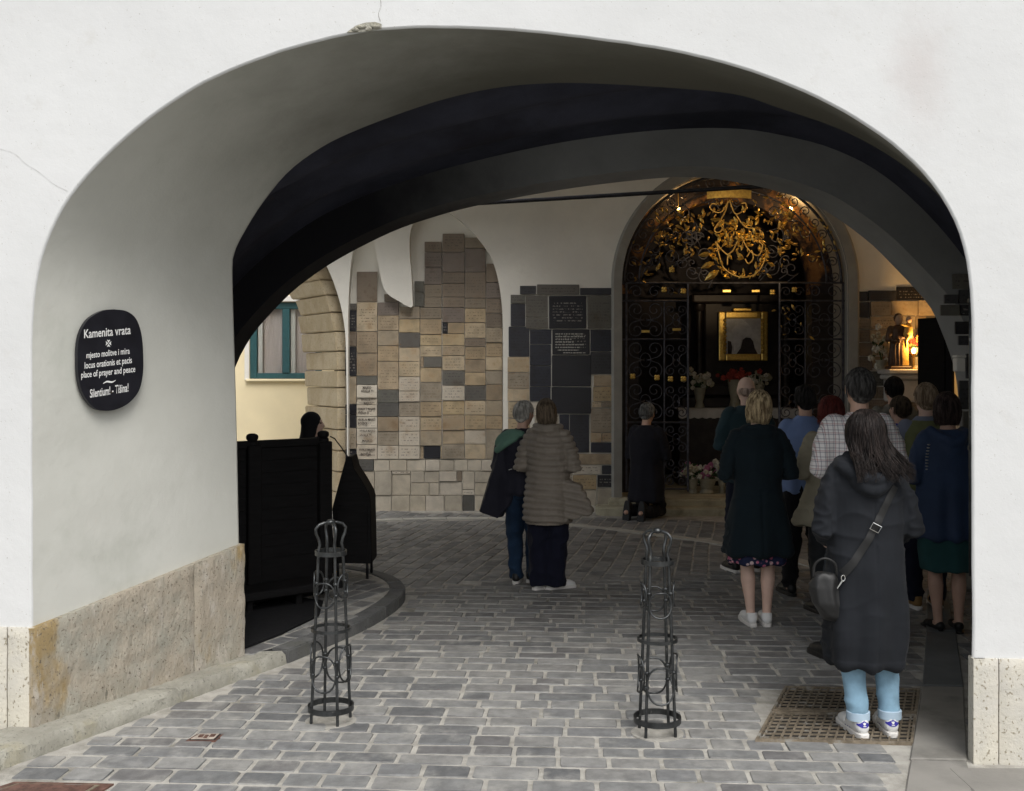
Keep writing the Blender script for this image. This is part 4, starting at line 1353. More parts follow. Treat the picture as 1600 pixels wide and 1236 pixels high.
for sx, cx_, cz_, n_ in ((-1, 1055, 360, 80), (1, 1225, 362, 80), (1, 1282, 380, 24), (-1, 1012, 412, 24), (1, 1222, 505, 12), (-1, 1140, 284, 14), (1, 1180, 330, 20), (-1, 1100, 330, 20)):
    for k in range(n_):
        px = cx_ + rr.gauss(0, 17)
        py = cz_ + rr.gauss(0, 24)
        x, z = W(px, py)
        leaf(x, z, rr.uniform(.04, .10), rr.uniform(0, 6.28), YG - rr.uniform(.01, .06), rr.choice((GOLD, DIMGOLD, DIMGOLD)))
# the gilded emblem in the middle: crossed letters, scroll volutes, rays and a wreath of small leaves
def gtube(pts, w_=.011, name='monogram', y=YG - .06):
    bm = bmesh.new()
    P = catmull([Vector((W(a, b)[0], y, W(a, b)[1])) for a, b in pts], 30)
    tube(bm, P, w_, 6)
    part(name, bm, DIMGOLD, IG, smooth=True)
def c7(x, y): return (950 + x / 4.0, 260 + y / 4.0)
for pts in (((750, 210), (720, 300), (660, 400), (690, 415), (715, 380), (690, 340), (660, 350)), ((750, 210), (790, 300), (850, 270), (855, 235), (825, 235)), ((750, 215), (700, 290), (640, 275), (640, 240), (675, 240)),
            ((790, 300), (850, 380), (940, 400), (930, 450), (860, 460), (820, 430)), ((820, 430), (780, 520), (745, 560), (740, 620)), ((745, 560), (700, 520), (665, 470)), ((820, 430), (870, 520), (930, 560), (960, 500), (930, 470)),
            ((670, 470), (690, 560), (720, 640), (800, 690), (880, 690), (940, 650), (980, 560), (975, 500)), ((860, 570), (890, 530), (900, 580), (870, 610), (850, 580))):
    gtube([c7(*q) for q in pts])
for k in range(96):
    a = 2 * math.pi * k / 96
    q = 1 + rr.uniform(-.16, .16)
    x, z = W(*c7(820 + 150 * q * math.cos(a), 555 + 140 * q * math.sin(a)))
    leaf(x, z, rr.uniform(.04, .10), a + rr.uniform(-1, 1), YG - rr.uniform(.03, .09))
for k in range(90):
    x, z = W(*c7(rr.gauss(800, 75), rr.gauss(430, 70)))
    leaf(x, z, rr.uniform(.05, .12), rr.uniform(0, 6.28), YG - rr.uniform(.03, .09))
for (xa, ya, xb, yb) in ((600, 715, 690, 650), (575, 640, 660, 600), (990, 600, 1040, 625), (985, 670, 1020, 700), (560, 560, 640, 545)):
    x0, z0 = W(*c7(xa, ya))
    x1, z1 = W(*c7(xb, yb))
    leaf(x1, z1, math.hypot(x1 - x0, z1 - z0), math.atan2(z0 - z1, x0 - x1), YG - .04, GOLD, 'gilt_ray')
# small gilded ribbon plate at the top and rosettes on the bars
x0, z0 = W(1103, 312)
x1, z1 = W(1172, 299)
bm = loft([[Vector((x0 + (x1 - x0) * k / 14, YG - .07 - .02 * math.sin(math.pi * k / 14), z + .015 * math.sin(math.pi * k / 14))) for k in range(15)] for z in (z0, z1)])
part('gilt_ribbon', bm, GOLD, IG, smooth=True)
for px, py in ((1037, 453), (1067, 455), (1206, 457), (1240, 453), (988, 588), (1026, 590), (1047, 592), (1067, 592), (1049, 422)):
    x, z = W(px, py)
    bm = bmesh.new()
    for k in range(4):
        ball(bm, (x + .022 * math.cos(k * 1.571 + .78), YG - .03, z + .022 * math.sin(k * 1.571 + .78)), (.022, .014, .022), 8)
    ball(bm, (x, YG - .042, z), .012, 8)
    part('rosette', bm, GOLD, IG, smooth=True)
for px, py in ((1135, 455), (1008, 518), (1057, 515), (1180, 455)):
    x, z = W(px, py)
    part('gilt_clasp', box((x - .055, YG - .035, z - .018), (x + .055, YG - .017, z + .018), .005), GOLD, IG)

# ---- flowers and vases in the chapel
PETAL = {k: M(k + '_petals', c, .2, 30, .7, bump=.2) for k, c in (('red', (.36, .055, .04)), ('white', (.62, .60, .52)), ('pink', (.48, .16, .30)), ('cream', (.46, .42, .30)), ('orange', (.55, .20, .06)))}
LEAFG = M('cut_leaves', (.05, .10, .035), .3, 20, .6)
VASE = M('pale_vase', (.36, .34, .26), .15, 10, .4, bump=.1)
def bouquet(loc, w_, h_, petals, label, vase=True, vh=.22, n=26, leaves=10):
    B = root('flower_vase', label, 'flowers', loc)
    L0 = Vector(loc)
    if vase:
        bm = bmesh.new()
        stack(bm, [(L0.z + vh * t, L0.x, L0.y, r_ * w_, r_ * w_) for t, r_ in ((0, .28), (.08, .30), (.3, .20), (.6, .30), (.9, .36), (1, .40))], 14)
        part('vase', bm, VASE, B, smooth='auto')
    q = random.Random(hash(label) % 1000 if False else len(label))
    c = L0 + Vector((0, 0, (vh if vase else 0) + h_ * .45))
    for k in range(n):
        p = c + Vector((q.gauss(0, w_ * .36), q.gauss(0, w_ * .25), q.gauss(0, h_ * .26)))
        bm = bmesh.new()
        r_ = q.uniform(.025, .045)
        for m_ in range(6):
            a = m_ * math.pi / 3 + q.random()
            ball(bm, p + Vector((math.cos(a), -.4 + .3 * (m_ % 2), math.sin(a))) * r_ * .6, (r_ * .6, r_ * .35, r_ * .6), 6)
        part('blossom', bm, PETAL[q.choice(petals)], B, smooth=True)
    for k in range(leaves):
        p = c + Vector((q.gauss(0, w_ * .4), q.gauss(0, w_ * .2), q.gauss(-h_ * .15, h_ * .2)))
        bm = bmesh.new()
        d = Vector((q.gauss(0, 1), q.gauss(0, .6), q.gauss(.3, 1))).normalized() * q.uniform(.08, .14)
        s = d.cross(Vector((0, 1, 0))).normalized() * .02
        v = [bm.verts.new(z) for z in (p, p + d * .5 + s, p + d, p + d * .5 - s)]
        bm.faces.new(v)
        bmesh.ops.solidify(bm, geom=bm.faces[:], thickness=.003)
        part('leaf', bm, LEAFG, B)
    bm = bmesh.new()
    for k in range(5):
        tube(bm, [L0 + Vector((0, 0, vh * .8 if vase else 0)), c + Vector((q.gauss(0, w_ * .2), 0, 0))], .005, 5)
    part('stems', bm, LEAFG, B, kind='stuff')
gz = aw(0, 620).z
v = aw(1097, 632)
bouquet((v.x, YA + .2, az + .013), .24, .26, ['cream', 'white'], 'cream flowers in a tall pale vase at the left end of the altar', vh=.3)
v = aw(1192, 600)
bouquet((v.x, YA + .3, az + .013), .26, .2, ['white', 'white', 'cream'], 'white flowers at the right end of the altar', vh=.34)
v = aw(1155, 600)
bouquet((v.x, YA + .3, az + .013), .30, .13, ['red'], 'low bank of red flowers in the middle of the altar', vh=.42, n=40)
for k, (px, py, c_, lab, w_) in enumerate(((1105, 766, ['pink', 'pink', 'white'], 'pink flowers in a pot on the chapel floor behind the gate', .34), (1083, 766, ['white', 'cream'], 'small white flowers on the chapel floor left of the pink ones', .2), (1128, 768, ['white'], 'small white flowers on the chapel floor right of the pink ones', .16))):
    v = cw(px, py, 14.35 + .02 * k)
    bouquet((v.x, v.y, .19), w_, .22, c_, lab, vh=.20, n=24)

# ================================================================== right side: statue, ledge, lamp, door leaf
YS = 13.55
LD = root('statue_ledge', 'white stone ledge carrying the lit statue', 'ledge', at(1400, 600, YS))
lz = at(0, 577, YS).z
x0, x1 = at(1381, 0, YS).x, at(1452, 0, YS).x
WST = M('white_ledge_stone', (.55, .53, .50), .08, 8, .6, bump=.2)
part('top_slab', box((x0, YS - .18, lz - .06), (x1, YB - .045, lz), .012), WST, LD)
part('moulding', box((x0 + .03, YS - .14, lz - .13), (x1 - .03, YB - .045, lz - .062), .02), WST, LD)
part('bracket', box((x0 + .08, YS - .06, lz - .42), (x1 - .08, YB - .045, lz - .132), .02), WST, LD)
ST = root('statue', 'small painted statue of a robed figure holding a child, lit from the right', 'statue', (at(1405, 0, YS).x, YS - .02, lz))
def spx(px, py, d=0.0):
    v = at(px, py, YS - .02)
    return Vector((v.x, v.y + d, v.z))
ROBE = M('brown_statue_robe', (.085, .05, .032), .3, 14, .5, bump=.3, bscale=60, bdist=.006)
SKINS = M('statue_skin', (.50, .33, .22), .1, 20, .5, bump=.1)
GOLDR = M('gilt_statue_cloth', (.60, .38, .10), .25, 20, .45, .2, bump=.3, bscale=60, bdist=.004)
b0 = spx(1404, 577)
part('base', box((b0.x - .14, b0.y - .11, lz), (b0.x + .14, b0.y + .11, lz + .04), .012), ROBE, ST)
bm = bmesh.new()
stack(bm, [(lz + h, b0.x + dx, b0.y, rx_, ry_) for h, dx, rx_, ry_ in ((.04, .0, .12, .09), (.10, 0, .125, .09), (.25, 0, .115, .085), (.40, .0, .105, .08), (.50, 0, .11, .075), (.545, 0, .085, .06), (.57, 0, .04, .035))], 22)
tube(bm, [Vector((b0.x - .10, b0.y, lz + .52)), Vector((b0.x - .15, b0.y - .03, lz + .38)), Vector((b0.x - .05, b0.y - .10, lz + .36))], [.045, .042, .035], 10, round_caps=True)
tube(bm, [Vector((b0.x + .09, b0.y, lz + .52)), Vector((b0.x + .14, b0.y - .04, lz + .40)), Vector((b0.x + .10, b0.y - .11, lz + .44))], [.045, .042, .035], 10, round_caps=True)
me = remesh(bm, .010, 3)
displace(me, lambda x, y, z: .009 * math.sin((x - b0.x) * 150 + 3 * noise.noise(Vector((x * 8, y * 8, z * 5)))) * min(1, max(0, (lz + .5 - z) / .3)))
part('robe', me, ROBE, ST)
bm = bmesh.new()
ball(bm, (b0.x + .0, b0.y - .01, lz + .635), (.052, .058, .07), 12)
ball(bm, (b0.x, b0.y - .062, lz + .63), (.01, .014, .018), 8)
part('head', remesh(bm, .007, 2), SKINS, ST)
bm = bmesh.new()
ball(bm, (b0.x, b0.y + .012, lz + .655), (.058, .058, .066), 12)
part('hair', bm, ROBE, ST, smooth=True)
bm = bmesh.new()
stack(bm, [(lz + h, b0.x + dx, b0.y - .10, r_, r_ * .8) for h, dx, r_ in ((.40, .08, .05), (.46, .085, .06), (.54, .09, .05), (.59, .09, .025))], 14)
tube(bm, [Vector((b0.x + .07, b0.y - .12, lz + .55)), Vector((b0.x - .01, b0.y - .13, lz + .57))], [.02, .014], 8, round_caps=True)
tube(bm, [Vector((b0.x + .08, b0.y - .12, lz + .42)), Vector((b0.x + .03, b0.y - .16, lz + .36)), Vector((b0.x + .04, b0.y - .15, lz + .28))], [.03, .025, .016], 8, round_caps=True)
part('child', remesh(bm, .008, 2), GOLDR, ST)
bm = bmesh.new()
ball(bm, (b0.x + .092, b0.y - .105, lz + .63), (.038, .04, .046), 10)
part('child_head', bm, SKINS, ST, smooth=True)
bm = bmesh.new()
stack(bm, [(lz + h, b0.x + .05, b0.y - .075, r_, .02) for h, r_ in ((.05, .055), (.2, .05), (.36, .04), (.38, .02))], 12)
part('sash', bm, GOLDR, ST, smooth='auto')
v = at(1433, 577, YS)
bouquet((v.x, YS + .06, lz), .22, .26, ['red', 'orange', 'cream'], 'red and orange flowers beside the lit statue', vh=.16, n=20, leaves=16)
v = at(1384, 577, YS)
bouquet((v.x, YS + .16, lz), .2, .42, ['white', 'cream'], 'white lilies behind the left of the lit statue', vh=.12, n=18)
# candle lamp on the ledge
v = at(1424, 577, YS)
LP = root('votive_lamp', 'small glowing votive lamp on the ledge between statue and flowers', 'lamp', (v.x, YS - .08, lz))
bm = bmesh.new()
stack(bm, [(lz + h, v.x, YS - .08, r_, r_) for h, r_ in ((0, .03), (.01, .03), (.02, .012), (.16, .012), (.18, .03), (.20, .034))], 12)
part('stem', bm, DIMGOLD, LP, smooth='auto')
EM = NB('lamp_glow')
EM.b.inputs['Emission Color'].default_value = (1, .55, .16, 1)
EM.b.inputs['Emission Strength'].default_value = 14
EMM = EM.done((1, .7, .3), .4)
bm = bmesh.new()
ball(bm, (v.x, YS - .08, lz + .235), (.026, .026, .04), 10)
part('bulb', bm, EMM, LP, smooth=True)
def lamp_light(loc, e, col, r_=.03, parent=None):
    l = bpy.data.lights.new('lamp_light', 'POINT')
    l.energy = e
    l.color = col
    l.shadow_soft_size = r_
    o = bpy.data.objects.new('lamp_light', l)
    COL.objects.link(o)
    o.location = loc
    return o
lamp_light((v.x + .0, YS - .20, lz + .34), 13.0, (1, .55, .18))
# chapel lamps: two added hanging lamps that warm the inside of the arch
for k, (px, py) in enumerate(((1060, 330), (1236, 330))):
    c = cw(px, py, 14.25)
    H = root('added_lamp', 'gilt hanging lamp inside the chapel arch, ' + ('left of the monogram' if k == 0 else 'right of the monogram'), 'lamp', c)  # both hanging lamps are added for the warm glow
    bm = bmesh.new()
    stack(bm, [(c.z + h, c.x, c.y, r_, r_) for h, r_ in ((-.10, .012), (-.08, .03), (-.03, .055), (.0, .06), (.01, .05))], 12)
    part('added_lamp_bowl', bm, DIMGOLD, H, smooth='auto')
    bm = bmesh.new()
    ball(bm, (c.x, c.y, c.z + .035), (.022, .022, .034), 10)
    part('flame_glass', bm, EMM, H, smooth=True)
    bm = bmesh.new()
    tube(bm, [(c.x, c.y, c.z + .06), (c.x, c.y, CHS + math.sqrt(max(.01, CHR ** 2 - (c.x - ch) ** 2)))], .005, 5)
    part('chain', bm, DIMGOLD, H)
    lamp_light((c.x, 14.18, c.z + .04), 2.2, (1, .62, .28))
# dark open door leaf right of the statue
DL = root('door_leaf', 'tall dark wooden door leaf standing open right of the statue', 'door', at(1465, 640, 13.2))
d0, d1 = at(1438, 0, 13.2), at(1492, 0, 12.7)
zt = at(0, 498, 13.2).z
bm = bmesh.new()
dn = Vector((d1.y - d0.y, -(d1.x - d0.x), 0)).normalized() * .05
pts = [Vector((d0.x, d0.y, 0)), Vector((d1.x, d1.y, 0))]
hexa(bm, [pts[0], pts[1], pts[1] + dn, pts[0] + dn] + [q + Vector((0, 0, zt)) for q in (pts[0], pts[1], pts[1] + dn, pts[0] + dn)])
bmesh.ops.bevel(bm, geom=bm.edges[:], offset=.008, segments=1, affect='EDGES')
part('leaf_panel', bm, BLACKWOOD, DL)
for z0, z1 in ((.25, 1.05), (1.2, zt - .2)):
    a, b = pts[0].lerp(pts[1], .18), pts[0].lerp(pts[1], .82)
    bm = bmesh.new()
    o_ = -dn.normalized() * .012
    for w3 in (o_,):
        hexa(bm, [a, b, b + w3, a + w3] + [Vector((q.x, q.y, 0)) + Vector((0, 0, 0)) for q in ()] if False else [Vector((q.x, q.y, z0)) for q in (a + dn, b + dn, b + dn * 1.3, a + dn * 1.3)] + [Vector((q.x, q.y, z1)) for q in (a + dn, b + dn, b + dn * 1.3, a + dn * 1.3)])
    part('raised_panel', bm, BLACKWOOD, DL)
# tie bar across the hall and spotlight on the arch
bm = bmesh.new()
tube(bm, [Vector((-3.5, 12.8, 3.69)), Vector((0, 11.5, 3.70)), Vector((2.67, 10.5, 3.70)), Vector((4.6, 9.75, 3.70))], .022, 8)
part('tie_bar', bm, BLACKIRON, label='dark iron tie bar spanning the hall in front of the chapel arch', cat='tie bar', smooth=True)
v = onplane(1374, 384, C2B + .1)
SPT = root('spotlight', 'small black spotlight fixed under the right side of the inner arch', 'spotlight', v)
bm = bmesh.new()
tube(bm, [v + Vector((-.05, 0, .055)), v + Vector((.02, .0, .0)), v + Vector((.07, .0, -.03))], [.03, .036, .03], 10, round_caps=True)
part('lamp_head', bm, BLACKIRON, SPT, smooth=True)
bm = bmesh.new()
tube(bm, [v + Vector((.0, 0, .02)), v + Vector((.03, -.05, .10))], .012, 6)
part('bracket', bm, BLACKIRON, SPT)
sp = bpy.data.lights.new('spot', 'SPOT')
sp.energy = 240
sp.color = (1, .72, .42)
sp.spot_size = R(24)
sp.spot_blend = .8
sp.shadow_soft_size = .03
spo = bpy.data.objects.new('spot', sp)
COL.objects.link(spo)
spo.location = v + Vector((-.10, .06, .07))
spo.rotation_euler = (spo.location - at(1155, 385, YG)).to_track_quat('Z', 'Y').to_euler()
# thin metal downpipe close behind the right edge of the arch
q = onplane(1515, 560, C1 - .05)
RP = root('metal_pipe', 'thin grey metal pipe running up the right edge of the opening', 'pipe', (q.x, q.y, .9))
bm = bmesh.new()
tube(bm, [onplane(1516.5, y, C0 + .5) for y in (900, 720, 560, 442)], .010, 8)
part('pipe', bm, IRON, RP, smooth=True)
for y in (470, 700):
    v = onplane(1516.5, y, C0 + .5)
    part('pipe_clip', box((v.x - .012, v.y - .012, v.z - .012), (v.x + .05, v.y + .012, v.z + .012), .003), IRON, RP)

# ================================================================== pew and black cabinet on the left
zp = IZ
PW = root('pew', 'tall black wooden pew with knobbed posts behind the left jamb', 'pew', (-1.75, 7.9, zp))
pa, pb = Vector((-2.62, 7.55, 0)), at(512, 700, 8.5)
pb.z = 0
pt = (pb - pa).normalized()
pnn = Vector((-pt.y, pt.x, 0))
ztp = at(0, 687, 8.2).z
def pbox(s0, s1, d0, d1, z0, z1, bev=.008):
    bm = bmesh.new()
    P = lambda s, d, z: pa + pt * s + pnn * d + Vector((0, 0, z))
    hexa(bm, [P(s0, d0, z0), P(s1, d0, z0), P(s1, d1, z0), P(s0, d1, z0), P(s0, d0, z1), P(s1, d0, z1), P(s1, d1, z1), P(s0, d1, z1)])
    bmesh.ops.recalc_face_normals(bm, faces=bm.faces[:])
    if bev: bmesh.ops.bevel(bm, geom=bm.edges[:], offset=bev, segments=1, affect='EDGES')
    return bm
PLn = (pb - pa).length
def s_at(px):
    best = min(range(400), key=lambda k: abs((lambda p: CX + FPX * p.x / p.y - px)(pa + pt * (PLn * k / 399))))
    return PLn * best / 399
s1_, s2_ = s_at(394), s_at(505)
nbd = 9
for k in range(nbd):
    z0 = zp + .32 + (ztp - .06 - zp - .32) * k / nbd
    z1 = zp + .32 + (ztp - .06 - zp - .32) * (k + 1) / nbd - .0008
    part('back_board', pbox(.0, s2_ - .06, -.012, .014, z0, z1, .0012), BLACKWOOD, PW)
part('back_panel', pbox(.0, s2_ - .06, .015, .03, zp + .06, ztp - .061, .0), BLACKWOOD, PW)
part('front_panel', pbox(.0, s2_ - .06, -.011, .0, zp + .061, zp + .318, .0), BLACKWOOD, PW)
part('top_rail', pbox(-.02, s2_ - .05, -.03, .03, ztp - .06, ztp), BLACKWOOD, PW)
part('seat', pbox(0, s2_ - .06, .016, .42, zp + .40, zp + .45), BLACKWOOD, PW)
part('base_board', pbox(0, s2_, -.10, .5, zp, zp + .06), BLACKWOOD, PW)
part('kneeler', pbox(0, s2_ - .06, -.42, -.12, zp + .10, zp + .16), BLACKWOOD, PW)
for s in (s1_, s2_, .05):
    part('post', pbox(s - .055, s + .055, -.055, .055, zp + .061, ztp - .03), BLACKWOOD, PW)
    c = pa + pt * s
    bm = bmesh.new()
    stack(bm, [(ztp + h, c.x, c.y, r_, r_) for h, r_ in ((-.031, .045), (-.01, .045), (0, .035), (.012, .045), (.03, .048), (.045, .042), (.055, .02))], 14)
    part('knob', bm, BLACKWOOD, PW, smooth='auto')
for s in (.6, 1.0):
    part('kneeler_leg', pbox(s, s + .05, -.38, -.16, zp, zp + .099), BLACKWOOD, PW)
mt = [gnd(a_, b_, IZ + .01) for a_, b_ in ((372, 1016), (440, 990), (498, 962), (505, 940), (440, 930), (372, 960))]
bm = bmesh.new()
prism(bm, [Vector((q.x, q.y, IZ + .002)) for q in mt], (0, 0, .016))
part('floor_mat', bm, M('black_rubber_mat', (.012, .012, .013), .2, 30, .9, bump=.4, bscale=120, bdist=.003, spec=.1), label='black floor mat in front of the pew', cat='mat')
# black peaked cabinet
YC = 8.95
CB = root('candle_cabinet', 'black peaked cabinet on thin legs beside the pew', 'cabinet', at(550, 900, YC) * Vector((1, 1, 0)) if False else Vector((at(550, 900, YC).x, YC, IZ)))
def kp(px, py, d): 
    v = at(px, py, YC)
    return Vector((v.x, YC + d, v.z))
outl = [(524, 880), (519, 795), (528, 760), (537, 728), (541, 714), (549, 714), (553, 732), (566, 752), (577, 772), (579, 780), (581, 881)]
bm = bmesh.new()
prism(bm, [kp(a, b, 0) for a, b in outl], (0, .34, 0))
bmesh.ops.bevel(bm, geom=bm.edges[:], offset=.006, segments=1, affect='EDGES')
part('case', bm, BLACKWOOD, CB)
for px, d in ((527, .03), (573, .03), (527, .30), (573, .30)):
    v = at(px, 880, YC)
    bm = bmesh.new()
    tube(bm, [Vector((v.x, YC + d, v.z + .1)), Vector((v.x, YC + d, IZ))], .012, 8)
    part('leg', bm, BLACKIRON, CB, smooth=True)
bm = bmesh.new()
tube(bm, [kp(541, 716, .1), kp(530, 700, .1), kp(521, 686, .06), kp(516, 682, .0)], .006, 6)
part('cord', bm, BLACKIRON, CB, smooth=True)
part('door_panel', box((at(528, 0, YC).x, YC - .010, at(0, 870, YC).z), (at(575, 0, YC).x, YC + .002, at(0, 790, YC).z), .003), BLACKWOOD, CB)

# ================================================================== bollards
def bollard(px, py, hpx, th0, label, tilt=0.0):
    B = gnd(px, py)
    sc = B.y / FPX
    H_ = hpx * sc
    Rt = root('bollard', label, 'bollard', B, group='wrought iron basket bollards')
    # lengths measured on the photograph, in fractions of the height
    rb, rm, rt = .108, .088, .066
    zb, zm, zt_ = .075 * H_, .46 * H_, .845 * H_
    rad = lambda z: rb + (rt - rb) * min(1, z / zt_)
    ang = [th0 + k * math.pi / 2 for k in range(4)]
    P = lambda a, r_, z: B + Vector((r_ * math.cos(a), r_ * math.sin(a), z))
    for a in ang:
        pts = [P(a, rad(z) * 1.0, z) for z in (-.02, .3 * H_, .6 * H_, zt_)]
        for t, q_ in ((.22, .90), (.45, 1.02), (.66, 1.24), (.84, 1.20), (.95, .86), (.99, .45), (1.0, .10)):
            pts.append(P(a, rt * q_, zt_ + (H_ * .985 - zt_) * t))
        bm = bmesh.new()
        tube(bm, catmull(pts, 40), .0080, 8)
        part('bar', bm, IRON, Rt, smooth=True)
    for z, r_, hgt in ((zb, rad(zb) + .010, .028), (zm, rad(zm) + .011, .016), (zt_ - .01, rt + .011, .024)):
        n = 40
        ringp = lambda r2, zz: [P(2 * math.pi * k / n, r2, zz) for k in range(n)]
        bm = loft([ringp(r_, z - hgt / 2), ringp(r_ + .007, z - hgt / 2), ringp(r_ + .007, z + hgt / 2), ringp(r_, z + hgt / 2), ringp(r_, z - hgt / 2)], close=True)
        bmesh.ops.remove_doubles(bm, verts=bm.verts[:], dist=1e-5)
        part('ring', bm, IRON, Rt, smooth='auto')
    bm = bmesh.new()
    ball(bm, B + Vector((0, 0, H_ * .985)), (.026, .026, .016), 12)
    part('finial', bm, IRON, Rt, smooth=True)
    for k in range(4):
        a0, a1 = ang[k], ang[(k + 1) % 4]
        for zc, hh in ((.655 * H_, .060 * H_), (.275 * H_, .088 * H_)):
            zc2 = zc + (.022 * H_ if k % 2 else -.018 * H_)
            rr_ = rad(zc)
            A_, B_ = P(a0, rr_ + .004, zc2), P(a1, rr_ + .004, zc2)
            midp = (A_ + B_) / 2
            half = (B_ - A_) / 2
            outv = (midp - B - Vector((0, 0, zc2)))
            outv.z = 0
            outv.normalize()
            pts = []
            for i in range(28):
                t = 2 * math.pi * i / 28
                c, s = math.cos(t), math.sin(t)
                e = .75
                pts.append(midp + half * math.copysign(abs(c) ** e, c) + Vector((0, 0, hh * math.copysign(abs(s) ** .95, s))) + outv * (.012 + .020 * (1 - abs(c))))
            bm = bmesh.new()
            tube(bm, pts, .0052, 6, closed=True)
            part('oval_link', bm, IRON, Rt, smooth=True)
        for zc in (.69 * H_, .635 * H_, .315 * H_, .245 * H_):
            c = P(a0, rad(zc) + .004, zc)
            bm = bmesh.new()
            stack(bm, [(c.z - .008, c.x, c.y, .010, .010), (c.z - .005, c.x, c.y, .0135, .0135), (c.z + .005, c.x, c.y, .0135, .0135), (c.z + .008, c.x, c.y, .010, .010)], 10)
            part('collar', bm, IRON, Rt, smooth=True)
    # pale cement foot in the setts
    bm = bmesh.new()
    n = 22
    pts = [B + Vector(((.135 + .05 * noise.noise(Vector((k, px, 0)))) * math.cos(2 * math.pi * k / n), (.125 + .05 * noise.noise(Vector((k, 5, px)))) * math.sin(2 * math.pi * k / n), .0)) for k in range(n)]
    prism(bm, [p + Vector((0, 0, -.01)) for p in pts], (0, 0, .018))
    part('cement_foot', bm, bpy.data.materials['sett_mortar'], Rt)
bollard(517, 1128, 317, R(28), 'iron basket bollard standing before the black pew and cabinet')
bollard(1027, 1147, 323, R(50), 'iron basket bollard left of the drain grates')

# ================================================================== oval sign on the left jamb
SGm = M('black_sign_enamel', (.012, .012, .016), .2, 10, .35, bump=.08, bscale=30)
LETm = M('sign_white_paint', (.72, .72, .70), .05, 20, .6, bump=0)
def on_jamb(px, py, out=0.0):
    d = Vector(((px - CX) / FPX, 1, -(py - HY) / FPX))
    o = Vector((0, 0, EYE))
    a = A0 + nj * out
    t = (a - o).dot(nj) / d.dot(nj)
    return o + d * t
def sg(x, y): return 100 + x / 6.507, 470 + y / 6.507
so_ = [(480, 88), (600, 104), (690, 165), (740, 265), (765, 380), (776, 520), (776, 720), (747, 880), (690, 980), (600, 1060), (480, 1110), (360, 1116), (270, 1082), (190, 990), (140, 880), (115, 740), (110, 560), (118, 420), (150, 300), (220, 190), (320, 122), (400, 94), (480, 88)]
ol = [p for p in catmull([on_jamb(*sg(*q), .002) for q in so_], 90)][:-1]
SGN = root('gate_sign', 'black oval sign with white lettering on the left jamb', 'sign', on_jamb(168, 640))
bm = bmesh.new()
prism(bm, ol, nj * .022)
part('board', bm, SGm, SGN)
for body, x0, y0, x1, y1, cap in (('Kamenita vrata', 205, 380, 678, 336, 88), ('mjesto molitve i mira', 228, 585, 668, 537, 62), ('locus orationis et pacis', 210, 690, 690, 632, 66), ('place of prayer and peace', 175, 785, 725, 722, 64), ('Silentium! - Tišina!', 265, 985, 655, 921, 84)):
    me = text_mesh(body, .012)
    xs = [v.co.x for v in me.vertices]
    mn, wd = min(xs), max(xs) - min(xs)
    for v in me.vertices:
        t = (v.co.x - mn) / wd
        v.co = on_jamb(*sg(x0 + (x1 - x0) * t, y0 + (y1 - y0) * t - v.co.y / .70 * cap), .0245)
    part('lettering', me, LETm, SGN)
for k in range(4):
    bm = bmesh.new()
    a = k * math.pi / 2
    pts = [(0, 0), (16, 28), (0, 22), (-16, 28)]
    v = [bm.verts.new(on_jamb(*sg(453 + (x * math.cos(a) - y * math.sin(a)) * .95, 432 + (x * math.sin(a) + y * math.cos(a)) * 1.25), .0245)) for x, y in ((0, 3), (18, 30), (0, 24), (-18, 30))]
    bm.faces.new(v)
    part('cross_arm', bm, LETm, SGN)
up_, dn_ = [], []
for k in range(16):
    t = k / 15
    x, y = 398 + 128 * t, 842 - 36 * t + 10 * math.sin(2 * math.pi * t) * -1
    wv = 3 + 6 * math.sin(math.pi * t)
    up_.append(on_jamb(*sg(x, y - wv), .0245))
    dn_.append(on_jamb(*sg(x, y + wv), .0245))
part('flourish', loft([up_, dn_]), LETm, SGN)
# ================================================================== people
from mathutils.bvhtree import BVHTree
SKIN = M('skin', (.52, .33, .25), .06, 14, .55, bump=.1, bscale=120, bdist=.001, spec=.35)
SKINP = M('pale_skin', (.58, .40, .32), .06, 14, .55, bump=.1, bscale=120, bdist=.001, spec=.35)
EYE_M = M('eye', (.03, .025, .02), .1, 10, .2, bump=0)
def cloth(name, col, rough=.85, var=.12, bs=220, bump=.25, spec=.25, nscale=5):
    b = NB(name)
    c = b.mix(b.ramp(b.noise(nscale, 5, .6), .3, .7), mul(col, 1 - var), mul(col, 1 + var))
    h = b.bump(b.noise(17, 3, .5), bump * .35, .006)
    h = b.bump(b.noise(bs, 3, .6), bump * .5, .001, h)
    m = b.done(c, rough, 0, h, spec)
    b.b.inputs['Sheen Weight'].default_value = .03
    b.b.inputs['Sheen Roughness'].default_value = .5
    return m
def hairm(name, col, tip=None):
    b = NB(name)
    f = b.ramp(b.noise(55, 4, .6, stretch=(1, 1, .12)), .35, .65)
    c = b.mix(f, mul(col, .6), tip or mul(col, 1.35))
    return b.done(c, .55, 0, b.bump(b.noise(160, 3, .6, stretch=(1, 1, .08)), .35, .003), .16)
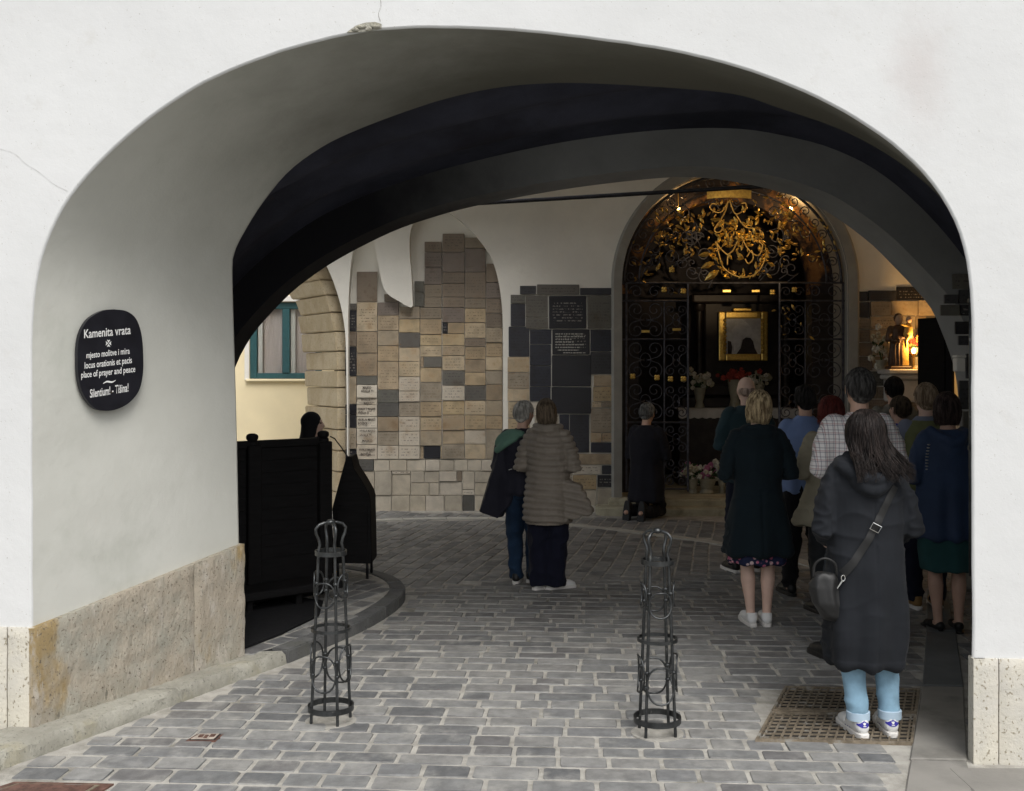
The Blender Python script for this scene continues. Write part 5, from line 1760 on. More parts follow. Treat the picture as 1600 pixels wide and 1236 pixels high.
def plaid(name):
    b = NB(name)
    sx = b.n('ShaderNodeSeparateXYZ')
    tc = b.n('ShaderNodeTexCoord')
    b.l(tc.outputs['Object'], sx.inputs[0])
    c = b.mix(b.noise(6), (.60, .58, .58), (.68, .67, .66))
    def stripes(axis, per, w_, phase, col, c, amt):
        f = b.math('LESS_THAN', b.math('FRACT', b.math('ADD', b.math('DIVIDE', axis, per), phase)), w_)
        return b.mix(b.math('MULTIPLY', f, amt), c, col)
    xx = sx.outputs['X']
    for ax in (xx, sx.outputs['Z']):
        c = stripes(ax, .026, .20, .0, (.07, .07, .11), c, .5)
        c = stripes(ax, .052, .10, .33, (.30, .12, .13), c, .55)
    return b.done(c, .85, 0, b.bump(b.noise(200), .2, .002), .2)
def floral(name):
    b = NB(name)
    vo = b.n('ShaderNodeTexVoronoi')
    vo.inputs['Scale'].default_value = 26
    b.l(b.pos.outputs['Position'], vo.inputs['Vector'])
    f = b.ramp(vo.outputs['Distance'], .42, .30)
    c = b.mix(f, (.012, .016, .045), b.mix(b.ramp(b.noise(20), .45, .55), (.45, .12, .20), (.55, .42, .42)))
    return b.done(c, .8, 0, b.bump(b.noise(150), .2, .002), .2)

NZ = lambda x, y, z: noise.noise(Vector((x, y, z)))
def coat_folds(a=1.0, hem=.3, top=1.0, sleeve=.2, seed=0.0):
    def fn(x, y, z):
        low = min(1, max(0, (top - z) / max(.01, top - hem)))
        ang = math.atan2(y, x)
        d = .013 * low * math.sin(ang * 7 + 2.2 * NZ(x * 3 + seed, y * 3, z * 1.2)) * a
        d += .007 * NZ(x * 11 + seed, y * 11, z * 4) * a + .002 * NZ(x * 26, y * 26, z * 13 + seed) * a
        if abs(x) > sleeve:
            r = 1 - abs(NZ(x * 8 + seed, y * 8, z * 17))
            d += .010 * (r ** 4 - .4) * a
        else:
            r = 1 - abs(NZ(x * 5 + seed, y * 5 + z * 3, z * 7))
            d += .007 * (r ** 5 - .3) * a * (1 - low)
        return d
    return fn
def puffer_folds(period, seed=0.0):
    def fn(x, y, z):
        zz = z + .018 * NZ(x * 4 + seed, y * 4, z * 2) + .02 * x * x
        t = (zz / period) % 1.0
        ch = math.sin(math.pi * t) ** .55
        wr = 1 - abs(NZ(x * 34 + seed, y * 34, z * 10))
        return .023 * (ch - .6) + .004 * NZ(x * 20, y * 20, z * 22) - .006 * max(0, wr - .8) * 5 * (1 - ch * .5)
    return fn
def trouser_folds(seed=0.0, a=1.0):
    def fn(x, y, z):
        r = 1 - abs(NZ(x * 7 + seed, y * 7, z * 9))
        k = math.exp(-((z - .48) / .12) ** 2) + math.exp(-((z - .14) / .10) ** 2) + .35
        return a * (.012 * (r ** 4 - .35) * k + .004 * NZ(x * 16, y * 16, z * 7 + seed))
    return fn

ARMS = {
    'front': [(.172, 0, 1.375), (.250, -.035, 1.10), (.075, .215, 1.10)],
    'low': [(.170, 0, 1.375), (.228, -.04, 1.09), (.150, .19, 1.00)],
    'down': [(.175, 0, 1.375), (.245, -.02, 1.10), (.262, .05, .86)],
    'pray': [(.165, 0, 1.375), (.235, .02, 1.10), (.04, .24, 1.20)],
    'phone': [(.175, 0, 1.375), (.235, .03, 1.11), (.12, .27, 1.26)],
}
def arm_pts(pose, s, D=0.0):
    return [Vector((s * x, y, z - D)) for x, y, z in ARMS[pose]]
def head_matrix(turn=0.0, nod=0.0, lean=0.0, D=0.0):
    piv = Vector((0, -.01, 1.47 - D))
    return Matrix.Translation(piv) @ Euler((nod, lean, turn)).to_matrix().to_4x4() @ Matrix.Translation(-Vector((0, -.01, 1.47)))
def legs(o):
    if o.get('kneel'):
        return [[Vector((s * .088, 0, .50)), Vector((s * .11, .12, .075)), Vector((s * .10, -.10, .075)), Vector((s * .09, -.33, .085))] for s in (-1, 1)]
    st = o.get('stance', .085)
    out = []
    for i, s in enumerate((-1, 1)):
        fx, fy = o.get('feet', ((-st, 0), (st, 0)))[i]
        out.append([Vector((s * .088, 0, .90)), Vector((s * .06 + fx * .35, .012 + fy * .5, .48)), Vector((fx, -.03 + fy, .085))])
    return out
def hand(bm, wrist, d, side, curl=.6, s=1.0):
    """palm with four bent fingers and a thumb; d = pointing direction"""
    d = d.normalized()
    n = Vector((-side, 0, .15)); n = (n - d * n.dot(d)).normalized()      # palm faces inward
    u = d.cross(n).normalized()                                            # across the knuckles
    if u.z < 0: u = -u
    palm = [wrist, wrist + d * .045, wrist + d * .085]
    tube(bm, palm, [.024, .034, .030], 8, round_caps=True)
    for k, (l, o_) in enumerate(((.072, .030), (.080, .010), (.074, -.010), (.058, -.029))):
        b0 = wrist + d * .080 + u * o_
        b1 = b0 + (d * math.cos(curl * .4) + n * math.sin(curl * .4)) * l * .5
        b2 = b1 + (d * math.cos(curl * 1.2) + n * math.sin(curl * 1.2)) * l * .32
        b3 = b2 + (d * math.cos(curl * 1.9) + n * math.sin(curl * 1.9)) * l * .25
        tube(bm, [b0, b1, b2, b3], [.0095, .0092, .0085, .007], 6, round_caps=True)
    t0 = wrist + d * .028 + u * .024
    t1 = t0 + (d * .6 + u * .7 + n * .3).normalized() * .035
    t2 = t1 + (d * .85 + u * .25 + n * .4).normalized() * .03
    tube(bm, [t0, t1, t2], [.0125, .011, .0085], 6, round_caps=True)
def body(o, root_, mat):
    D = .40 if o.get('kneel') else 0
    g_ = o.get('girth', 1.0)
    bm = bmesh.new()
    stack(bm, [(z - D, 0, cy, rx * g_, ry * g_) for z, cy, rx, ry in ((.84, -.01, .12, .09), (.90, -.01, .155, .105), (1.02, 0, .135, .095), (1.15, 0, .145, .10), (1.28, -.005, .150, .098), (1.36, -.01, .135, .08), (1.41, -.012, .09, .062), (1.44, -.012, .06, .055))], 20)
    ap = []
    for i, s in enumerate((-1, 1)):
        pose = o.get('arms', ('front', 'front'))[i]
        P = arm_pts(pose, s, D)
        ap.append(P)
        tube(bm, [P[0], P[0].lerp(P[1], .5), P[1], P[1].lerp(P[2], .45), P[2]], [.036, .036, .032, .032, .025], 10, round_caps=True)
    for L in legs(o):
        n = len(L)
        if n == 3:
            tube(bm, [L[0], L[0].lerp(L[1], .5), L[1], L[1].lerp(L[2], .18), L[1].lerp(L[2], .38), L[1].lerp(L[2], .75), L[2]], [.080 * g_, .070, .051, .050, .054, .037, .032], 12, round_caps=True)
            tube(bm, [L[2] + Vector((0, -.01, -.02)), L[2] + Vector((0, .10, -.045))], [.033, .025], 8, round_caps=True)
        else:
            tube(bm, L[:2], [.078, .056], 12, round_caps=True)
            tube(bm, L[1:], [.054, .054, .036], 12, round_caps=True)
            tube(bm, [L[3], L[3] + Vector((0, -.03, .0))], [.033, .028], 8, round_caps=True)
    H = head_matrix(o.get('turn', 0), o.get('nod', 0), o.get('lean', 0), D)
    hb_ = bmesh.new()
    tube(hb_, [(0, -.014, 1.40), (0, -.012, 1.47), (0, -.006, 1.54)], [.062, .053, .052], 12)
    ball(hb_, (0, -.010, 1.605), (.073, .094, .098), 20)
    ball(hb_, (0, .022, 1.548), (.056, .072, .068), 16)
    ball(hb_, (0, .062, 1.497), (.024, .022, .018), 10)
    tube(hb_, [(0, .084, 1.612), (0, .100, 1.585), (0, .106, 1.566)], [.008, .012, .014], 8, round_caps=True)
    ball(hb_, (0, .076, 1.624), (.050, .016, .010), 10)
    ball(hb_, (0, .088, 1.536), (.022, .010, .006), 8)
    ball(hb_, (0, .086, 1.524), (.020, .010, .007), 8)
    for s in (-1, 1):
        ball(hb_, (s * .040, .066, 1.572), (.022, .018, .020), 8)
        ball(hb_, (s * .074, -.004, 1.585), (.010, .022, .032), 10)
        ball(hb_, (s * .078, -.012, 1.590), (.007, .016, .026), 8)
    bmesh.ops.transform(hb_, matrix=H, verts=hb_.verts[:])
    t = to_mesh(hb_, 't')
    bm.from_mesh(t)
    bpy.data.meshes.remove(t)
    me = remesh(bm, o.get('voxel', .0095), 3)
    hb_ = bmesh.new()
    for i, s in enumerate((-1, 1)):
        d = ap[i][2] - ap[i][1]
        if o.get('arms', ('front', 'front'))[i] in ('front', 'pray'):
            d = d.normalized() + Vector((0, .35, .25))
        hand(hb_, ap[i][2] + d.normalized() * .01, d, s)
    join(me, hb_, 0)
    hb_ = bmesh.new()
    for s in (-1, 1):
        ball(hb_, (s * .031, .0745, 1.600), (.0125, .0125, .010), 8)
    bmesh.ops.transform(hb_, matrix=H, verts=hb_.verts[:])
    join(me, hb_, 1)
    me.materials.append(mat)
    me.materials.append(EYE_M)
    part('body', me, None, root_, local=True)
    return H
def strands(H, n, length, mat_seed, spread=.02, thick=.0048, kmin=1.0, kmax=1.05, th_front=50, th_side=95, th_back=118, hang=None, back_push=None, part_side=0.0, vol=1.0):
    """locks of hair combed from the crown; hang = how far below the head they fall"""
    q = random.Random(mat_seed)
    V, F = [], []
    C = Vector((0, -.014, 1.602))
    rx, ry, rz = .083 * vol, .106 * vol, .110 * (1 + (vol - 1) * .4)
    for k in range(n):
        az = q.uniform(0, 2 * math.pi)
        front = max(0, math.sin(az))
        side = abs(math.cos(az))
        th_end = R(th_front if math.sin(az) > .72 else (th_side if math.sin(az) > -.15 else th_back))
        kk = q.uniform(kmin, kmax)
        pts = []
        th0 = R(q.uniform(0, 45)) if q.random() < .7 else R(q.uniform(20, 85))
        th0 = min(th0, th_end * .7)
        hanging = hang is not None and math.sin(az) < .62
        end = R(96) if hanging else th_end
        m = 7
        daz = q.uniform(-.25, .25)
        for i in range(m + 1):
            th = th0 + (end - th0) * i / m
            a = az + daz * i / m
            lift = kk + .012 * math.sin(i * 1.3 + k)
            pts.append(C + Vector((rx * lift * math.sin(th) * math.cos(a), ry * lift * math.sin(th) * math.sin(a), rz * lift * math.cos(th))) + Vector((part_side * .01, 0, 0)))
        if hanging:
            L = hang * q.uniform(.78, 1.06) * (.86 if math.sin(az) > .2 else 1)
            p = pts[-1].copy()
            for i in range(1, 7):
                t = i / 6
                dx = (p.x) * spread * t * 6 + q.uniform(-.006, .006)
                dy = (p.y + .014) * spread * t * 4
                pt_ = Vector((p.x + dx, p.y + dy, p.z - L * t))
                if back_push:
                    pt_ = back_push(pt_, t)
                else:
                    pt_.x -= p.x * .28 * t * t
                    pt_.y += .02 * t * t
                pts.append(pt_)
        fr = frame_path(pts)
        n0 = len(V)
        tk = thick * q.uniform(.7, 1.4)
        for i, (p, (t_, u, v)) in enumerate(zip(pts, fr)):
            w_ = tk * (1 - .85 * max(0, i / (len(pts) - 1) - .55) / .45) * (.6 if i == 0 else 1)
            for m_ in range(4):
                c, s = ((1, 0), (0, .45), (-1, 0), (0, -.45))[m_]
                V.append(H @ (p + u * c * w_ + v * s * w_))
        for i in range(len(pts) - 1):
            for m_ in range(4):
                a, b = n0 + i * 4 + m_, n0 + i * 4 + (m_ + 1) % 4
                F.append((a, b, b + 4, a + 4))
    me = bpy.data.meshes.new('hair')
    me.from_pydata([tuple(v) for v in V], [], F)
    return me
def hair(root_, H, style, mat, seed=1, back_push=None):
    bm = bmesh.new()
    if style == 'short':
        ball(bm, (0, -.018, 1.617), (.080, .099, .097), 20)
        ball(bm, (0, -.046, 1.575), (.070, .062, .072), 16)
    elif style == 'balding':
        ball(bm, (0, -.050, 1.572), (.075, .060, .052), 16)
        ball(bm, (.05, -.03, 1.578), (.028, .05, .035), 12)
        ball(bm, (-.05, -.03, 1.578), (.028, .05, .035), 12)
    elif style == 'bob':
        ball(bm, (0, -.018, 1.615), (.084, .104, .103), 20)
        stack(bm, [(z, 0, -.030 + (1.6 - z) * .05, rx, ry) for z, rx, ry in ((1.475, .060, .052), (1.50, .078, .070), (1.55, .088, .082), (1.61, .086, .086))], 20)
    elif style == 'long':
        ball(bm, (0, -.018, 1.615), (.084, .104, .103), 20)
        stack(bm, [(z, 0, cy, rx, ry) for z, cy, rx, ry in ((1.36, -.115, .075, .035), (1.42, -.095, .085, .045), (1.48, -.070, .088, .055), (1.55, -.038, .088, .075), (1.61, -.02, .084, .088))], 20)
    bmesh.ops.transform(bm, matrix=H, verts=bm.verts[:])
    me = remesh(bm, .009, 3)
    displace(me, lambda x, y, z: .0035 * NZ(x * 60, y * 60, z * 14 + seed))
    me.materials.append(mat)
    base_ = part('hair', me, None, root_, local=True)
    if style == 'short':
        st = strands(H, 620, 0, seed, thick=.0030, kmin=.97, kmax=1.07, th_front=46, th_side=84, th_back=122)
    elif style == 'balding':
        st = strands(H, 0, 0, seed)
    elif style == 'bob':
        st = strands(H, 760, 0, seed, thick=.0034, kmin=1.0, kmax=1.10, th_front=52, hang=.115, spread=.012)
    else:
        st = strands(H, 760, 0, seed, thick=.0048, kmin=1.0, kmax=1.07, th_front=48, hang=.235, spread=.035, back_push=back_push, vol=1.16)
    if len(st.vertices):
        st.materials.append(mat)
        part('hair_locks', st, None, base_, local=True, smooth=True, kind='stuff')
def garment(name, root_, mat, rings=None, sleeves=None, o=None, folds=None, voxel=.0105, extra=None, smooth=2, seg=36, power=2.15, label=None):
    D = .40 if (o or {}).get('kneel') else 0
    bm = bmesh.new()
    if rings:
        stack(bm, [(z - D, cx, cy, rx, ry) for z, cx, cy, rx, ry in rings], seg, power)
    if sleeves:
        r0, r1, r2, frac = sleeves
        r0, r1, r2 = r0 * .92, r1 * .84, r2 * .84
        for i, s in enumerate((-1, 1)):
            P = arm_pts(o.get('arms', ('front', 'front'))[i], s, D)
            if frac >= 1:
                e = P[1].lerp(P[2], frac - 1)
                pts = [P[0] + Vector((-s * .03, 0, .0)), P[0].lerp(P[1], .5), P[1], P[1].lerp(e, .5), e]
                rad = [r0, (r0 + r1) / 2, r1, (r1 + r2) / 2, r2]
            else:
                e = P[0].lerp(P[1], frac)
                pts = [P[0] + Vector((-s * .03, 0, .0)), P[0].lerp(e, .5), e]
                rad = [r0, (r0 + r1) / 2, r1]
            tube(bm, pts, rad, 14, round_caps=True)
    if extra:
        extra(bm)
    me = remesh(bm, voxel, smooth)
    if folds:
        displace(me, folds)
    me.materials.append(mat)
    return part(name, me, None, root_, local=True, label=label)
def trousers(root_, mat, o, r=(.092, .074, .058), hem=.06, g=1.0, folds=1.4, seat=True):
    bm = bmesh.new()
    D = .40 if o.get('kneel') else 0
    if seat:
        stack(bm, [(z - D, 0, cy, rx * g, ry * g) for z, cy, rx, ry in ((.80, -.005, .13, .10), (.86, -.012, .165, .12), (.94, -.012, .17, .12), (1.02, 0, .152, .108), (1.05, 0, .148, .105))], 24)
    for L in legs(o):
        if len(L) == 3:
            e = Vector((L[2].x, L[2].y + .01, hem))
            tube(bm, [L[0], L[0].lerp(L[1], .5), L[1], L[1].lerp(e, .5), e], [r[0] * g, (r[0] * g + r[1]) / 2, r[1], (r[1] + r[2]) / 2, r[2]], 14)
        else:
            tube(bm, L[:2], [.095, .072], 12, round_caps=True)
            tube(bm, L[1:], [.068, .066, .05], 12)
    me = remesh(bm, .0105, 3)
    if folds:
        displace(me, trouser_folds(r[0] * 100, folds))
    me.materials.append(mat)
    return part('trousers', me, None, root_, local=True)
def shoes(root_, o, upper, sole, kind='sneaker', heel_tab=None):
    out = []
    for i, L in enumerate(legs(o)):
        a = L[-1]
        s = (-1, 1)[i]
        if len(L) == 4:
            X = Matrix.Translation((a.x, a.y - .02, .115)) @ Matrix.Rotation(R(-100), 4, 'X')
        else:
            X = Matrix.Translation((a.x, a.y + .035, 0)) @ Matrix.Rotation(R(o.get('toe', (6, -6))[i]), 4, 'Z')
        bm = bmesh.new()
        if kind == 'pump':
            tube(bm, [(0, -.065, .05), (0, -.01, .042), (0, .07, .034), (0, .14, .026), (0, .175, .022)], [.034, .032, .037, .032, .018], 14, round_caps=True)
        else:
            tube(bm, [(0, -.062, .055), (0, .0, .056), (0, .075, .046), (0, .14, .038), (0, .175, .034)], [.038, .041, .044, .039, .027], 14, round_caps=True)
            tube(bm, [(0, -.055, .05), (0, -.048, .098)], [.039, .040], 14)
        me = remesh(bm, .007, 3)
        for v in me.vertices:
            v.co.z = max(v.co.z, .012)
        me.transform(X)
        me.materials.append(upper)
        sh = part('shoe', me, None, root_, local=True)
        bm = bmesh.new()
        n = 32
        sole_h = .03 if kind == 'sneaker' else .014
        ol_ = []
        for k in range(n):
            t = 2 * math.pi * k / n
            y = .049 + .156 * math.sin(t)
            w_ = (.0425 + .004 * math.sin(t)) * math.copysign(abs(math.cos(t)) ** .42, math.cos(t))
            ol_.append(Vector((w_, y, 0)))
        prism(bm, ol_, (0, 0, sole_h))
        bmesh.ops.bevel(bm, geom=bm.edges[:], offset=.004, segments=1, affect='EDGES')
        bmesh.ops.transform(bm, matrix=X, verts=bm.verts[:])
        part('sole', bm, sole, sh, local=True, smooth='auto')
        if kind == 'pump':
            bm = bmesh.new()
            stack(bm, [(0, 0, -.07, .016, .016), (.03, 0, -.068, .02, .02), (.05, 0, -.064, .03, .03)], 12)
            bmesh.ops.transform(bm, matrix=X, verts=bm.verts[:])
            part('heel', bm, sole, sh, local=True)
        if heel_tab:
            bvh = BVHTree.FromPolygons([v.co for v in me.vertices], [tuple(p.vertices) for p in me.polygons])
            def on_heel(u, z, off=.003):
                o_ = X @ Vector((u * 1.0, -.3, z))
                d = (X.to_3x3() @ Vector((-u * .8, 1, 0))).normalized()
                h = bvh.ray_cast(o_, d)
                return (h[0] - d * off) if h[0] else X @ Vector((u, -.098, z))
            up, lo = [], []
            for k in range(15):
                u = -.042 + .084 * k / 14
                e = abs(k - 7) / 7
                up.append((u, .096 - .016 * min(1, e * 1.3)))
                lo.append((u, .062 + .010 * max(0, e - .4) * 1.6))
            bm = loft([[on_heel(u, z) for u, z in lo], [on_heel(u, (z + z2) / 2) for (u, z), (u2, z2) in zip(lo, up)], [on_heel(u, z) for u, z in up]])
            part('heel_tab', bm, heel_tab[0], sh, local=True, smooth=True)
            for k, a_ in enumerate((-.62, 0, .62)):
                bm = bmesh.new()
                c0 = Vector((0, .0745))
                d = Vector((math.sin(a_), math.cos(a_)))
                n_ = Vector((d.y, -d.x))
                v = [bm.verts.new(on_heel(q.x, q.y, .006)) for q in (c0, c0 + d * .008 + n_ * .0042, c0 + d * .017, c0 + d * .008 - n_ * .0042)]
                bm.faces.new(v)
                part('logo_leaf', bm, heel_tab[1], sh, local=True)
            bm = bmesh.new()
            bm.faces.new([bm.verts.new(on_heel(u, z, .006)) for u, z in ((-.010, .068), (.010, .068), (.010, .0715), (-.010, .0715))])
            part('logo_bar', bm, heel_tab[1], sh, local=True)
            for sd in (-1, 1):
                for k in range(3):
                    bm = bmesh.new()
                    pts = []
                    for (yy, zz) in ((.0 + k * .022, .034), (.009 + k * .022, .034), (-.012 + k * .022, .078), (-.021 + k * .022, .078)):
                        h = bvh.ray_cast(X @ Vector((sd * .2, yy, zz)), (X.to_3x3() @ Vector((-sd, 0, 0))))
                        pts.append((h[0] + X.to_3x3() @ Vector((sd * .002, 0, 0))) if h[0] else X @ Vector((sd * .045, yy, zz)))
                    bm.faces.new([bm.verts.new(q) for q in pts])
                    part('side_stripe', bm, heel_tab[0], sh, local=True)
                bm = bmesh.new()
                tube(bm, catmull([X @ Vector(q) for q in ((sd * .012, .035, .096), (sd * .045, .03, .085), (sd * .062, .02, .062), (sd * .046, .045, .075), (sd * .015, .045, .094))], 16), .0032, 5)
                part('lace_loop', bm, upper, sh, local=True, smooth=True)
        out.append(sh)
    return out
def person(label, loc, h, rot=0.0, **o):
    P = root('person', label, 'person', (loc[0], loc[1], loc[2] if len(loc) > 2 else .008), rot, h / 1.705)
    H = body(o, P, o.get('skin', SKIN))
    return P, H, o

WHITE_L = cloth('white_leather', (.66, .66, .65), .55, .05, bump=.1)
SOLE_W = cloth('white_rubber', (.62, .60, .57), .7, .05, bump=.1)
BLACK_L = cloth('black_leather', (.010, .010, .010), .5, .2, bump=.15, spec=.35)
NAVY = cloth('navy_cloth', (.007, .009, .020), .9)
DENIM = cloth('mid_blue_denim', (.010, .026, .055), .9, .25, nscale=9)
LDENIM = cloth('light_blue_denim', (.22, .36, .47), .9, .18, nscale=9)
CHAR = cloth('charcoal_cloth', (.030, .032, .036), .85)
BLK = cloth('black_cloth', (.010, .010, .012), .9)

def gp(px, py): return gnd(px, py)
# ---- 1 woman in the long black coat, nearest the camera
loc = gp(1369, 1147) + Vector((-.055, 0, 0))
P, H, o = person('woman with long dark hair in a long black hooded coat and light jeans', loc, 1.637, rot=R(-2), feet=((-.045, .0), (.130, .03)), toe=(9, -2), skin=SKINP, nod=-.06, voxel=.0085, arms=('low', 'low'))
BCOAT = cloth('black_raincoat', (.012, .0135, .0165), .85, .12, 260, .15, .15)
def hood1(bm):
    tube(bm, catmull([(.125, .03, 1.445), (.135, -.06, 1.425), (.075, -.13, 1.385), (0, -.150, 1.365), (-.075, -.13, 1.385), (-.135, -.06, 1.425), (-.125, .03, 1.445)], 20), .038, 12)
    tube(bm, catmull([(.11, -.05, 1.42), (.08, -.12, 1.36), (0, -.145, 1.315), (-.08, -.12, 1.36), (-.11, -.05, 1.42)], 16), [.03] * 4 + [.04] * 8 + [.03] * 4, 12)
    tube(bm, catmull([(.09, .02, 1.475), (.085, -.07, 1.46), (0, -.11, 1.44), (-.085, -.07, 1.46), (-.09, .02, 1.475)], 16), .026, 10)
def f1(x, y, z, g=coat_folds(1.15, .36, 1.05, .20, 3)):
    d = g(x, y, z)
    if y < 0 and z < 1.25: d -= .0055 * math.exp(-((x - .012) / .006) ** 2)
    if y < -.02: d -= .006 * math.exp(-((abs(x) - .188 - .02 * (1.3 - z)) / .012) ** 2) * (1 if z > 1.0 else 0)
    if z < .42: d += .003
    return d
coat = garment('coat', P, BCOAT, [(.375, 0, -.01, .185, .150), (.395, 0, -.01, .200, .165), (.50, 0, -.01, .215, .175), (.70, 0, -.008, .212, .168), (.90, 0, -.005, .205, .158), (1.05, 0, 0, .196, .148), (1.18, 0, 0, .200, .145), (1.30, 0, -.005, .204, .138), (1.375, 0, -.008, .175, .115), (1.42, 0, -.01, .115, .09), (1.45, 0, -.01, .08, .075)],
               (.082, .074, .055, 1.9), o, f1, .0075, hood1, 2)
trousers(P, LDENIM, o, (.085, .068, .056), .115, folds=.75)
for L in legs(o):
    bm = bmesh.new()
    stack(bm, [(z, L[2].x, L[2].y + .008, r_, r_) for z, r_ in ((.085, .052), (.088, .060), (.130, .061), (.134, .052))], 20)
    part('jeans_cuff', bm, cloth('pale_denim_cuff', (.36, .46, .55), .9, .12) if 'pale_denim_cuff' not in bpy.data.materials else bpy.data.materials['pale_denim_cuff'], P, local=True, smooth='auto')
BLUE = cloth('royal_blue_leather', (.035, .03, .26), .5, .08, bump=.1)
shoes(P, o, WHITE_L, SOLE_W, heel_tab=(BLUE, WHITE_L))
HAIRD = hairm('dark_brown_hair', (.010, .0075, .007), (.024, .018, .016))
def push1(p, t):
    # falls over the hood, swept to the right at the tips
    p = p.copy()
    lim = -.085 - .10 * t
    if p.y > lim: p.y = p.y + (lim - p.y) * min(1, t * 1.5)
    p.x += .06 * t * t * (1 if p.x > -.02 else .15) + .02 * t
    return p
hair(P, H, 'long', HAIRD, 5, push1)
# her shoulder bag
cb = BVHTree.FromPolygons([v.co for v in coat.data.vertices], [tuple(p.vertices) for p in coat.data.polygons])
BG = root('shoulder_bag', 'slouchy black shoulder bag worn across the back of the long black coat', 'bag', P.location, R(-2), 1.637 / 1.705)
def onback(x, z, off=.006):
    h = cb.ray_cast(Vector((x, -1, z)), Vector((0, 1, 0)))
    return (h[0] - Vector((0, off, 0))) if h[0] else Vector((x, -.12, z))
ctrl = [(.115, 1.33), (.07, 1.25), (.02, 1.15), (-.04, 1.04), (-.10, .945), (-.155, .875)]
cpts = catmull([Vector((x, 0, z)) for x, z in ctrl], 30)
rowL, rowR = [], []
for k in range(30):
    t = (cpts[min(29, k + 1)] - cpts[max(0, k - 1)]).normalized()
    n = Vector((-t.z, 0, t.x))
    rowL.append(onback(*(cpts[k] + n * .019).xz, .010))
    rowR.append(onback(*(cpts[k] - n * .019).xz, .010))
mid_ = [(a + b) / 2 - Vector((0, .003, 0)) for a, b in zip(rowL, rowR)]
part('strap', loft([rowL, mid_, rowR]), BLACK_L, BG, local=True, smooth=True)
STEEL = M('polished_steel', (.62, .62, .60), .1, 20, .25, 1.0, bump=.05)
c = mid_[13]
t = (mid_[14] - mid_[12]).normalized()
n = Vector((-t.z, 0, t.x))
bm = bmesh.new()
tube(bm, [c + t * a + n * b - Vector((0, .010, 0)) for a, b in ((.018, .024), (.018, -.024), (-.018, -.024), (-.018, .024))], .0032, 6, closed=True)
part('buckle', bm, STEEL, BG, local=True)
c = mid_[-1]
bm = bmesh.new()
tube(bm, [c + Vector((.01 * math.cos(a * .7), -.010, -.02 + .016 * math.sin(a * .7))) for a in range(9)], .0035, 6, closed=True)
tube(bm, [c + Vector((-.005, -.010, -.036)), c + Vector((-.03, -.008, -.075))], [.006, .004], 6)
part('hook', bm, STEEL, BG, local=True)
bc = Vector((-.225, -.075, .775))
bm = bmesh.new()
stack(bm, [(bc.z + dz, bc.x + dx, bc.y, rx, ry) for dz, dx, rx, ry in ((-.15, .04, .03, .03), (-.13, .035, .06, .05), (-.06, .01, .085, .065), (.02, -.01, .078, .055), (.07, -.005, .06, .042), (.09, .0, .05, .03))], 24)
me = remesh(bm, .009, 2)
displace(me, lambda x, y, z: .010 * (1 - abs(NZ(x * 14, y * 14, z * 5))) ** 3 + .004 * NZ(x * 30, y * 30, z * 12))
part('bag_body', me, BLACK_L, BG, local=True)
bm = bmesh.new()
tube(bm, catmull([bc + Vector(q) for q in ((.05, -.02, .08), (.035, -.03, .15), (-.02, -.03, .175), (-.065, -.02, .14), (-.07, -.01, .07))], 20), .007, 6)
part('handle', bm, BLACK_L, BG, local=True, smooth=True)
# ---- 2 man in the plaid shirt
loc = gp(1342, 1030)
P, H, o = person('tall man in a white plaid short sleeved shirt with dark curly hair', loc, 1.86, rot=R(3), arms=('front', 'low'), feet=((-.17, -.02), (.14, .06)), toe=(18, -10), girth=1.1)
PLAID = plaid('plaid_shirt_cloth')
garment('shirt', P, PLAID, [(.80, 0, -.005, .185, .135), (.83, 0, -.005, .198, .146), (.95, 0, -.005, .195, .145), (1.08, 0, 0, .190, .142), (1.22, 0, 0, .202, .145), (1.32, 0, -.005, .205, .135), (1.38, 0, -.01, .175, .11), (1.425, 0, -.012, .10, .08), (1.455, 0, -.012, .068, .066)], (.085, .080, .07, .88), o, coat_folds(.7, .8, 1.2, .22, 9))
trousers(P, cloth('dark_grey_denim', (.028, .034, .042), .9, .2), o, (.098, .078, .070), .05, 1.08)
shoes(P, o, BLACK_L, BLACK_L)
hair(P, H, 'short', hairm('grey_black_hair', (.028, .026, .025), (.11, .105, .10)), 2)
# ---- 3 blonde woman in the dark coat
loc = gp(1184, 976)
P, H, o = person('blonde woman in a flared dark green coat, bare legs and white sneakers', loc, 1.70, feet=((-.058, .0), (.058, .0)), toe=(4, -4), skin=SKINP, lean=.05)
GCOAT = cloth('dark_green_wool', (.0045, .0105, .0145), .92, .12, 200, .3)
def collar3(bm):
    tube(bm, catmull([(.09, .04, 1.435), (.10, -.05, 1.44), (0, -.10, 1.445), (-.10, -.05, 1.44), (-.09, .04, 1.435)], 16), .026, 10)
    tube(bm, catmull([(.14, -.03, 1.40), (.08, -.095, 1.40), (0, -.115, 1.395), (-.08, -.095, 1.40), (-.14, -.03, 1.40)], 16), .022, 10)
def f3(x, y, z, g=coat_folds(1.1, .52, 1.0, .225, 21)):
    d = g(x, y, z)
    if y < 0 and z < 1.0: d -= .010 * math.exp(-(x / .012) ** 2)
    return d
garment('coat', P, GCOAT, [(.515, 0, -.01, .255, .175), (.54, 0, -.01, .268, .185), (.70, 0, -.01, .240, .168), (.88, 0, -.008, .203, .148), (1.03, 0, 0, .168, .125), (1.15, 0, 0, .180, .128), (1.28, 0, -.005, .196, .130), (1.365, 0, -.01, .172, .108), (1.42, 0, -.012, .105, .082), (1.445, 0, -.012, .07, .066)], (.076, .066, .05, 1.9), o, f3, .0095, collar3)
